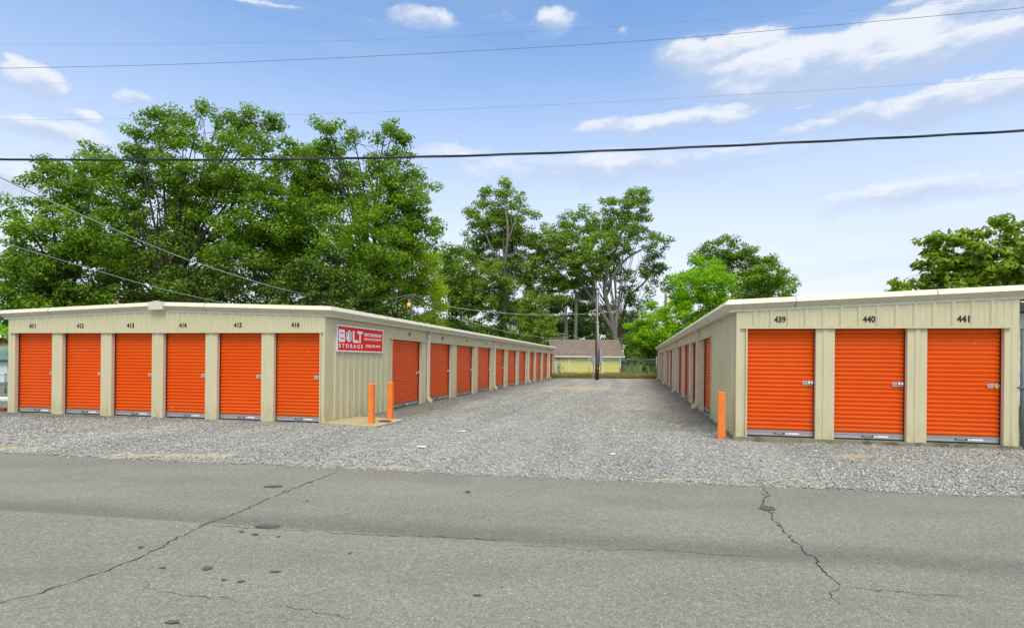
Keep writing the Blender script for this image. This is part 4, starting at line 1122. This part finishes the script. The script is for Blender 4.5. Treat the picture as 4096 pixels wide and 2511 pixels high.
BG = 'tall trees behind the left building'
tree('broad green tree at the far left, lowest of the big group', 36,
     [(60, 545, 55), (130, 450, 70), (95, 620, 85), (40, 700, 80), (170, 560, 70), (190, 660, 90), (25, 500, 28), (150, 730, 70), (20, 600, 35), (225, 420, 55), (110, 395, 22), (60, 740, 60), (110, 770, 60), (10, 660, 50), (230, 600, 60), (180, 470, 50)],
     150, LM['pecan'], lsize=.17, dens=1.0, tr=.35, group=BG)
tree('largest tree, towering over the left building ridge', 42,
     [(380, 300, 42), (440, 305, 42), (530, 275, 30), (560, 320, 50), (640, 300, 30), (340, 350, 45), (460, 390, 85), (590, 400, 85), (300, 400, 60), (250, 470, 75), (380, 500, 100), (520, 520, 105), (650, 500, 80),
      (330, 610, 85), (460, 640, 95), (600, 640, 95), (215, 375, 32), (320, 315, 16), (490, 260, 16), (600, 265, 14), (663, 285, 12), (700, 370, 40), (690, 440, 55), (720, 540, 60), (260, 560, 60), (255, 650, 60), (360, 700, 60), (540, 590, 60), (640, 590, 60), (690, 620, 60)],
     400, LM['pecan'], lsize=.17, dens=1.0, tr=.5, nleaf=58, group=BG, extra=[([(395, 740, 0), (380, 690, -1), (300, 665, -2), (225, 700, -3)], .22, .1), ([(400, 740, 0), (440, 640, 1), (430, 500, 0), (450, 380, 0)], .4, .1), ([(430, 600, 0), (530, 560, 1), (580, 420, 0)], .25, .08)])
tree('tall tree with two bushy peaks, right of the largest one', 44,
     [(795, 320, 34), (850, 325, 28), (940, 330, 38), (960, 380, 36), (770, 300, 16), (720, 400, 60), (800, 420, 80), (900, 460, 85), (990, 450, 55), (1020, 530, 48), (760, 540, 85), (880, 580, 95), (985, 600, 45), (700, 640, 75), (820, 670, 80), (930, 305, 16), (1040, 560, 24), (975, 330, 16), (940, 520, 60), (900, 660, 70), (1000, 500, 40), (760, 470, 60), (690, 560, 60), (860, 740, 60), (970, 560, 50), (1010, 600, 40)],
     885, LM['pecan'], lsize=.17, dens=1.0, tr=.42, nleaf=58, group=BG, extra=[([(880, 760, 0), (885, 640, 0), (865, 520, 0), (800, 430, 0)], .3, .08), ([(890, 640, 0), (930, 560, 0), (940, 400, 0)], .22, .05)])
tree('dark vine covered tree low behind the left roof', 39,
     [(300, 700, 60), (420, 700, 55), (520, 690, 70), (620, 710, 70), (720, 700, 75), (800, 720, 60), (560, 630, 60), (400, 620, 60), (200, 720, 55), (100, 730, 50), (470, 740, 60), (660, 660, 60), (850, 690, 55), (300, 640, 50), (760, 660, 60)],
     560, LM['dark'], lsize=.16, dens=.8, tr=.4, group=BG)
tree('yellow green tree between the tall trees and the lamp pole', 49,
     [(990, 640, 60), (960, 580, 34), (1010, 700, 55), (930, 700, 60), (1030, 620, 38), (1000, 760, 50), (900, 740, 55), (840, 750, 50), (1045, 750, 30), (870, 500, 30), (930, 480, 34), (960, 680, 55), (1030, 680, 36), (900, 660, 50), (1055, 700, 26), (985, 590, 40), (1030, 780, 40), (960, 790, 50)],
     960, LM['lime'], lsize=.15, dens=.95, tr=.22, group=BG, bark='bark_mid')
MG = 'trees standing beyond the yellow house'
tree('dark rounded tree in the gap right of the lamp pole', 72,
     [(1085, 630, 34), (1095, 660, 40), (1060, 680, 30), (1110, 680, 45), (1070, 720, 40), (1120, 760, 45), (1060, 780, 30), (1100, 610, 18)], 1090, LM['oak'], lsize=.22, sub=.95, nleaf=60, tr=.3, group=MG)
tree('tall slender tree with pale forked stem above the left eaves', 70,
     [(1215, 455, 24), (1180, 480, 34), (1240, 480, 30), (1150, 520, 32), (1200, 540, 50), (1262, 530, 32), (1140, 565, 26), (1190, 610, 55), (1255, 600, 45), (1130, 650, 48), (1180, 690, 60), (1120, 720, 45), (1240, 700, 60), (1180, 760, 55), (1275, 650, 40), (1240, 780, 50), (1290, 580, 30), (1210, 500, 40), (1170, 560, 40), (1235, 560, 40), (1150, 610, 40), (1140, 690, 50), (1220, 650, 50)],
     1205, LM['airy'], bark='bark_pale', lsize=.21, sub=.85, nleaf=52, dens=.80, tr=.26, group=MG, extra=[([(1215, 800, -1), (1212, 680, -2), (1222, 560, -3), (1215, 500, -2)], .28, .07), ([(1222, 580, -2), (1240, 530, -2), (1250, 490, -1)], .14, .04), ([(1213, 640, -2), (1180, 590, -2), (1160, 530, -1)], .14, .04)])
tree('tall open tree with pale spreading limbs right of centre', 70,
     [(1530, 480, 34), (1490, 510, 36), (1410, 505, 18), (1440, 530, 40), (1380, 540, 34), (1340, 570, 36), (1500, 570, 42), (1550, 530, 24), (1570, 575, 30), (1430, 600, 46), (1360, 630, 42), (1470, 640, 36), (1590, 590, 20), (1320, 620, 38), (1400, 690, 40), (1340, 700, 40), (1555, 495, 20), (1520, 470, 14), (1455, 490, 16), (1330, 600, 40), (1380, 590, 44), (1300, 660, 40), (1440, 560, 40), (1470, 520, 30), (1420, 650, 36), (1360, 560, 30), (1480, 600, 40), (1520, 540, 36), (1310, 560, 26)],
     1478, LM['airy'], bark='bark_pale', lsize=.21, sub=.78, nleaf=46, dens=.78, tr=.24, group=MG,
     extra=[([(1480, 815, -1), (1470, 760, -1), (1455, 700, -1), (1465, 640, -1), (1490, 580, -1), (1510, 500, 0)], .38, .06),
            ([(1478, 800, -1), (1440, 740, -1), (1405, 690, -1), (1380, 640, -1), (1350, 590, 0)], .30, .06),
            ([(1430, 720, -1), (1425, 660, -1), (1405, 600, -1), (1370, 560, 0)], .2, .05),
            ([(1460, 690, -1), (1500, 630, -1), (1545, 600, 0), (1590, 580, 0)], .22, .05),
            ([(1455, 720, -1), (1470, 670, 1), (1450, 600, 1), (1440, 530, 1)], .22, .05)])
tree('dark limbed tree leaning right beside the open pale tree', 72,
     [(1560, 640, 38), (1520, 670, 36), (1590, 660, 28), (1540, 710, 34), (1500, 720, 28), (1480, 760, 30), (1600, 640, 14), (1580, 620, 18), (1530, 760, 30)],
     1495, LM['dark'], bark='bark_mid', lsize=.2, sub=.75, nleaf=38, dens=.6, tr=.2, group=MG, extra=[([(1490, 800, 0), (1510, 720, 0), (1550, 680, 0), (1580, 640, 0)], .22, .06)])
tree('dark dense tree filling the gap behind the yellow roof', 80,
     [(1300, 740, 60), (1360, 770, 55), (1420, 760, 50), (1250, 790, 50), (1330, 690, 40), (1470, 790, 45), (1400, 720, 35), (1520, 790, 40), (1310, 800, 50), (1400, 810, 45)],
     1340, LM['dark'], lsize=.22, sub=.95, dens=.75, nleaf=55, tr=.3, group=MG)
tree('slim pale trunked tree left of the service pole, leaning slightly', 71, [(1345, 690, 26), (1365, 670, 24), (1335, 720, 20)], 1364, LM['airy'], bark='bark_pale', lsize=.2, sub=.7, nleaf=50, dens=.9, tr=.24, fork=.62, group=MG)
tree('straight slim tree just right of the leaning slim one', 70, [(1385, 640, 26), (1395, 670, 24), (1375, 620, 20), (1400, 700, 20)], 1384, LM['airy'], bark='bark_pale', lsize=.2, sub=.7, nleaf=50, dens=.9, tr=.24, fork=.7, group=MG)
tree('feathery young tree just left of the yellow roof', 62, [(1290, 720, 30), (1270, 760, 36), (1310, 770, 34), (1290, 800, 40), (1325, 800, 25)], 1290, LM['airy'], lsize=.17, sub=.6, nleaf=50, dens=.8, tr=.1, group=MG)
RG = 'trees behind the right building'
tree('tall dark oak behind the right building roofline', 66,
     [(1740, 600, 34), (1690, 615, 32), (1780, 640, 55), (1820, 650, 30), (1720, 650, 50), (1840, 690, 45), (1660, 680, 40), (1800, 700, 50), (1850, 640, 20), (1760, 585, 16), (1620, 690, 22), (1870, 700, 40), (1885, 670, 22), (1700, 590, 16), (1790, 600, 18)],
     1760, LM['oak'], lsize=.2, sub=.8, nleaf=50, dens=.85, tr=.35, group=RG)
tree('lighter green tree at the right end of the roofline row', 62,
     [(1850, 650, 34), (1870, 690, 36), (1810, 690, 36), (1885, 665, 16), (1830, 720, 36), (1860, 625, 14)], 1850, LM['pecan'], lsize=.19, sub=.7, nleaf=46, dens=.8, tr=.2, group=RG)
tree('vivid lime green tree in front of the dark oak', 54,
     [(1690, 650, 38), (1720, 690, 48), (1650, 700, 46), (1680, 750, 60), (1740, 740, 40), (1630, 760, 40), (1715, 640, 16), (1660, 665, 22), (1600, 800, 40), (1690, 800, 50), (1640, 820, 40)],
     1680, LM['bright'], bark='bark_mid', lsize=.17, sub=.7, nleaf=60, dens=1.0, tr=.2, group=RG)
tree('lime green bush at the aisle end below the bare pole', 58,
     [(1560, 760, 34), (1530, 790, 30), (1590, 790, 36), (1560, 825, 38), (1610, 830, 30), (1525, 835, 26), (1590, 740, 20)],
     1570, LM['bright'], bark='bark_mid', lsize=.17, sub=.65, nleaf=56, dens=.9, tr=.12, group=RG, name='bushy_tree')
tree('shaded undergrowth bush behind the right part of the fence', 56.5,
     [(1530, 865, 26, 0), (1560, 880, 26, 0), (1590, 870, 28, 0), (1515, 850, 16, 1), (1600, 900, 24, 0), (1545, 905, 20, 0), (1510, 900, 18, 0), (1575, 850, 26, .5), (1525, 885, 22, .5), (1550, 850, 26, 1), (1510, 870, 22, 1), (1590, 890, 26, .5), (1560, 910, 20, .5), (1520, 910, 18, .5)], 1560, LM['dark'], lsize=.17, sub=.5, nleaf=60, dens=1.6, tr=.06, name='bush', limbs=False, cat='bush')
tree('broad leaved tree rising over the right building', 27,
     [(2260, 590, 34), (2300, 570, 24), (2340, 600, 50), (2400, 550, 26), (2380, 640, 60), (2290, 650, 55), (2440, 590, 40), (2220, 660, 36), (2190, 690, 26), (2450, 670, 60), (2330, 700, 60), (2240, 620, 16), (2500, 620, 70), (2230, 720, 40), (2410, 530, 12), (2160, 692, 14), (2450, 545, 16)],
     2380, LM['mulberry'], bark='bark_mid', lsize=.24, sub=.42, nleaf=18, dens=.82, tr=.16, group='trees behind the right building', hollow=.3)
# sunlit growth seen under the big crowns at the left
for i, (px, w_, Y, lf, lb) in enumerate(((60, 60, 50, 'bright', 'sunlit bush under the far left tree'), (230, 55, 56, 'bright', 'bright bush seen under the largest tree, left of its trunk'), (330, 40, 60, 'lime', 'lime bush seen just right of the tan roof glimpse'),
                        (470, 60, 58, 'pecan', 'green bush low behind the left roof ridge'), (700, 70, 60, 'pecan', 'green bush behind the roof, under the middle crowns'), (860, 60, 62, 'lime', 'yellow green bush at the foot of the two peaked tree'))):
    tree(lb, Y, [(px-w_*.6, 770, w_*.7, 0), (px+w_*.5, 765, w_*.8, 0), (px, 735, w_*.7, 0), (px, 810, w_, 0)], px, LM[lf], lsize=.2, sub=.9, nleaf=45, dens=.8, tr=.1, name='bush', limbs=False, cat='bush', group='bushes behind the left building')
# far wood that closes the view between the trunks
def far_wood(name, x0, x1, Y, ztop, n, leaf, label):
    S = np.stack([RNG.uniform(x0, x1, n), Y+RNG.uniform(-4, 4, n), np.zeros(n)], -1)
    S[:, 2] = RNG.random(n)**.8*ztop*(.6+.5*vnoise(S[:, 0], S[:, 1]*0, 9, 44))
    V, tint = foliage(S, RNG.uniform(1.0, 2.0, n), 55, .42)
    m_ = len(V)//4; tag(link(name, np_mesh(name, V, np.arange(m_*4).reshape(-1, 4), leaf, tint)), label, 'wood', kind='stuff')
far_wood('far_wood', -105, 36, 98, 9.0, 900, LM['dark'], 'far dark wood closing the view behind all the trees')
# reeds by the fence
def reeds(px, py, label, n, h, sp):
    x, y = at(px, 860, 54.2).x, 54.2
    tag(link('tall_grass', blades('tall_grass', RNG.normal(0, sp, n), RNG.normal(0, .3, n), np.zeros(n), RNG.uniform(.5, 1, n)*h, .11, .42, LM['reed']), None, (x, y, -.1)), label, 'grass clump', 'clumps of tall grass behind the fence')
reeds(1527, 880, 'tall arching reed clump behind the middle of the fence', 80, 2.1, .45)
reeds(1568, 880, 'smaller reed clump close to the right building end', 26, 1.7, .25)
reeds(1507, 890, 'low reed tuft beside the yellow house corner', 26, 1.1, .3)

# ------------------------------------------------------------------ sky and light
SUN_EL, SUN_ROT = R(54), R(176)
w = bpy.data.worlds.new('World'); SC.world = w; w.use_nodes = True; nt = w.node_tree; nt.nodes.clear()
out = nt.nodes.new('ShaderNodeOutputWorld'); bg = nt.nodes.new('ShaderNodeBackground'); L(nt, bg.outputs[0], out.inputs[0])
sky = nt.nodes.new('ShaderNodeTexSky'); sky.sky_type = 'NISHITA'; sky.sun_disc = False
sky.sun_elevation = SUN_EL; sky.sun_rotation = SUN_ROT; sky.air_density = 1.15; sky.dust_density = .6; sky.ozone_density = 2.2
bg.inputs[1].default_value = .075
tc = nt.nodes.new('ShaderNodeTexCoord'); D_ = tc.outputs['Generated']
sep = nt.nodes.new('ShaderNodeSeparateXYZ'); L(nt, D_, sep.inputs[0])
az = math_n(nt, 'ARCTAN2', sep.outputs[0], sep.outputs[1]); el = math_n(nt, 'ARCSINE', sep.outputs[2]); EL0 = el
wz = nt.nodes.new('ShaderNodeTexNoise'); wz.inputs['Scale'].default_value = 9; wz.inputs['Detail'].default_value = 6; wz.inputs['Roughness'].default_value = .62; L(nt, scalev(nt, D_, (1, 1, 1.8)), wz.inputs['Vector'])
ws = nt.nodes.new('ShaderNodeSeparateColor'); L(nt, wz.outputs['Color'], ws.inputs[0])
az = math_n(nt, 'ADD', az, math_n(nt, 'MULTIPLY', math_n(nt, 'ADD', ws.outputs[0], -.5), .12)); el = math_n(nt, 'ADD', el, math_n(nt, 'MULTIPLY', math_n(nt, 'ADD', ws.outputs[1], -.5), .055))
def dirn(px, py):
    a, b_ = ray(px*K, py*K); return math.atan2(a, 1), math.atan2(b_, math.hypot(a, 1))
nz = noise(nt, scalev(nt, D_, (1, 1, 2.2)), 7, 7, .58); nzc = math_n(nt, 'ADD', nz, -.5)
nz2 = noise(nt, scalev(nt, D_, (1, 1, 2.6)), 22, 5, .55); nz2c = math_n(nt, 'ADD', nz2, -.5)
clouds = [  # px, py, half width, half height, strength, softness
 (1990, 158, 400, 88, 1.9), (1740, 135, 170, 55, 1.7), (2240, 125, 230, 55, 1.7), (2260, 245, 340, 50, 1.5), (2330, 15, 230, 34, 1.0), (2200, 5, 110, 26, .9), (2440, 72, 60, 12, .6),
 (1330, 52, 68, 36, .95), (1018, 42, 88, 34, .95), (50, 190, 90, 48, .9), (5, 160, 40, 34, .9), (305, 232, 68, 28, .7), (168, 283, 56, 24, .85), (1590, 295, 280, 30, 1.0), (1930, 315, 140, 20, .55),
 (630, 0, 110, 12, .7), (120, 315, 280, 28, .8), (1195, 45, 40, 22, .35), (1510, 78, 20, 13, .5), (900, 48, 30, 14, .3), (1915, 260, 42, 10, .4), (1500, 405, 480, 50, .7), (1100, 372, 130, 26, .45), (2200, 470, 330, 42, .75), (40, 440, 150, 60, .9)]
dens_ = None; hgt = None
for (px, py, hw, hh, stg) in clouds:
    a0, e0_ = dirn(px, py); a1, _ = dirn(px+hw, py); a2, _ = dirn(px-hw, py); _, e1 = dirn(px, py-hh); _, e2 = dirn(px, py+hh)
    ra = (a1-a2)/2; re = (e1-e2)/2
    a_ = math_n(nt, 'DIVIDE', math_n(nt, 'SUBTRACT', az, a0), ra); b_ = math_n(nt, 'DIVIDE', math_n(nt, 'SUBTRACT', el, e0_), re)
    rr = math_n(nt, 'SQRT', math_n(nt, 'ADD', math_n(nt, 'MULTIPLY', a_, a_), math_n(nt, 'MULTIPLY', b_, b_)))
    d_ = math_n(nt, 'MULTIPLY', math_n(nt, 'SUBTRACT', 1.25, rr), stg)
    dens_ = d_ if dens_ is None else math_n(nt, 'MAXIMUM', dens_, d_)
    top = math_n(nt, 'MULTIPLY', ramp(nt, math_n(nt, 'SUBTRACT', 1.2, rr), 0, .5), math_n(nt, 'ADD', math_n(nt, 'MULTIPLY', b_, .5), .5), clamp=True)
    hgt = top if hgt is None else math_n(nt, 'MAXIMUM', hgt, top)
dd = math_n(nt, 'ADD', dens_, math_n(nt, 'ADD', math_n(nt, 'MULTIPLY', nzc, .9), math_n(nt, 'MULTIPLY', nz2c, .8)))
cm = ramp(nt, dd, .0, .85)
streak = math_n(nt, 'MULTIPLY', ramp(nt, noise(nt, scalev(nt, D_, (1.2, 1.2, 9)), 2.6, 5, .55), .44, .78), .30)
cm2 = math_n(nt, 'MAXIMUM', cm, streak)
shade = ramp(nt, math_n(nt, 'ADD', hgt, math_n(nt, 'MULTIPLY', math_n(nt, 'ADD', nzc, nz2c), .9)), .26, .80)
ccol = mixc(nt, shade, (4.2, 5.0, 6.5), (6.9, 7.2, 7.7))
# milky haze towards the horizon
hz = ramp(nt, EL0, .60, .02)
base = mixc(nt, 1.0, sky.outputs[0], (1.15, 1.52, 1.80), 'MULTIPLY')
base = mixc(nt, .05, base, (6.6, 7.3, 8.6))
base = mixc(nt, math_n(nt, 'MULTIPLY', hz, .92), base, (7.25, 7.3, 7.85))
# bright white cover added overhead, unseen above the view, as neutral fill light
base = mixc(nt, math_n(nt, 'MULTIPLY', ramp(nt, EL0, .60, .90), .85), base, (14.0, 13.4, 11.6))
fin = mixc(nt, math_n(nt, 'MULTIPLY', cm2, math_n(nt, 'ADD', math_n(nt, 'MULTIPLY', shade, .25), .68)), base, ccol)
L(nt, fin, bg.inputs[0])
sl = bpy.data.lights.new('sun', 'SUN'); sl.energy = 1.6; sl.angle = R(32); sl.color = (1, .94, .81)
so = bpy.data.objects.new('sun', sl); COL.objects.link(so)
dv = Vector((math.sin(SUN_ROT)*math.cos(SUN_EL), math.cos(SUN_ROT)*math.cos(SUN_EL), math.sin(SUN_EL)))
so.rotation_euler = dv.to_track_quat('Z', 'Y').to_euler(); so.location = (0, 0, 30)

# ------------------------------------------------------------------ camera
cam = bpy.data.cameras.new('camera'); co = bpy.data.objects.new('camera', cam); COL.objects.link(co)
cam.sensor_width = 36; cam.lens = 36*F/4096; cam.shift_y = (CY-1255.5)/4096; cam.clip_end = 2000; cam.clip_start = .05
co.matrix_world = Matrix.Translation((0, 0, CAMH))@Matrix.Rotation(R(90), 4, 'X')@Matrix.Rotation(ROLL, 4, 'Z')
SC.camera = co
SC.render.resolution_x = 1024; SC.render.resolution_y = 627
SC.view_settings.view_transform = 'Standard'; SC.view_settings.look = 'None'; SC.view_settings.exposure = 0.78; SC.view_settings.gamma = 1
SC.render.engine = 'CYCLES'
SC.cycles.max_bounces = 6; SC.cycles.diffuse_bounces = 3; SC.cycles.glossy_bounces = 2; SC.cycles.transmission_bounces = 3; SC.cycles.transparent_max_bounces = 2
w.cycles.sampling_method = 'MANUAL'; w.cycles.sample_map_resolution = 256
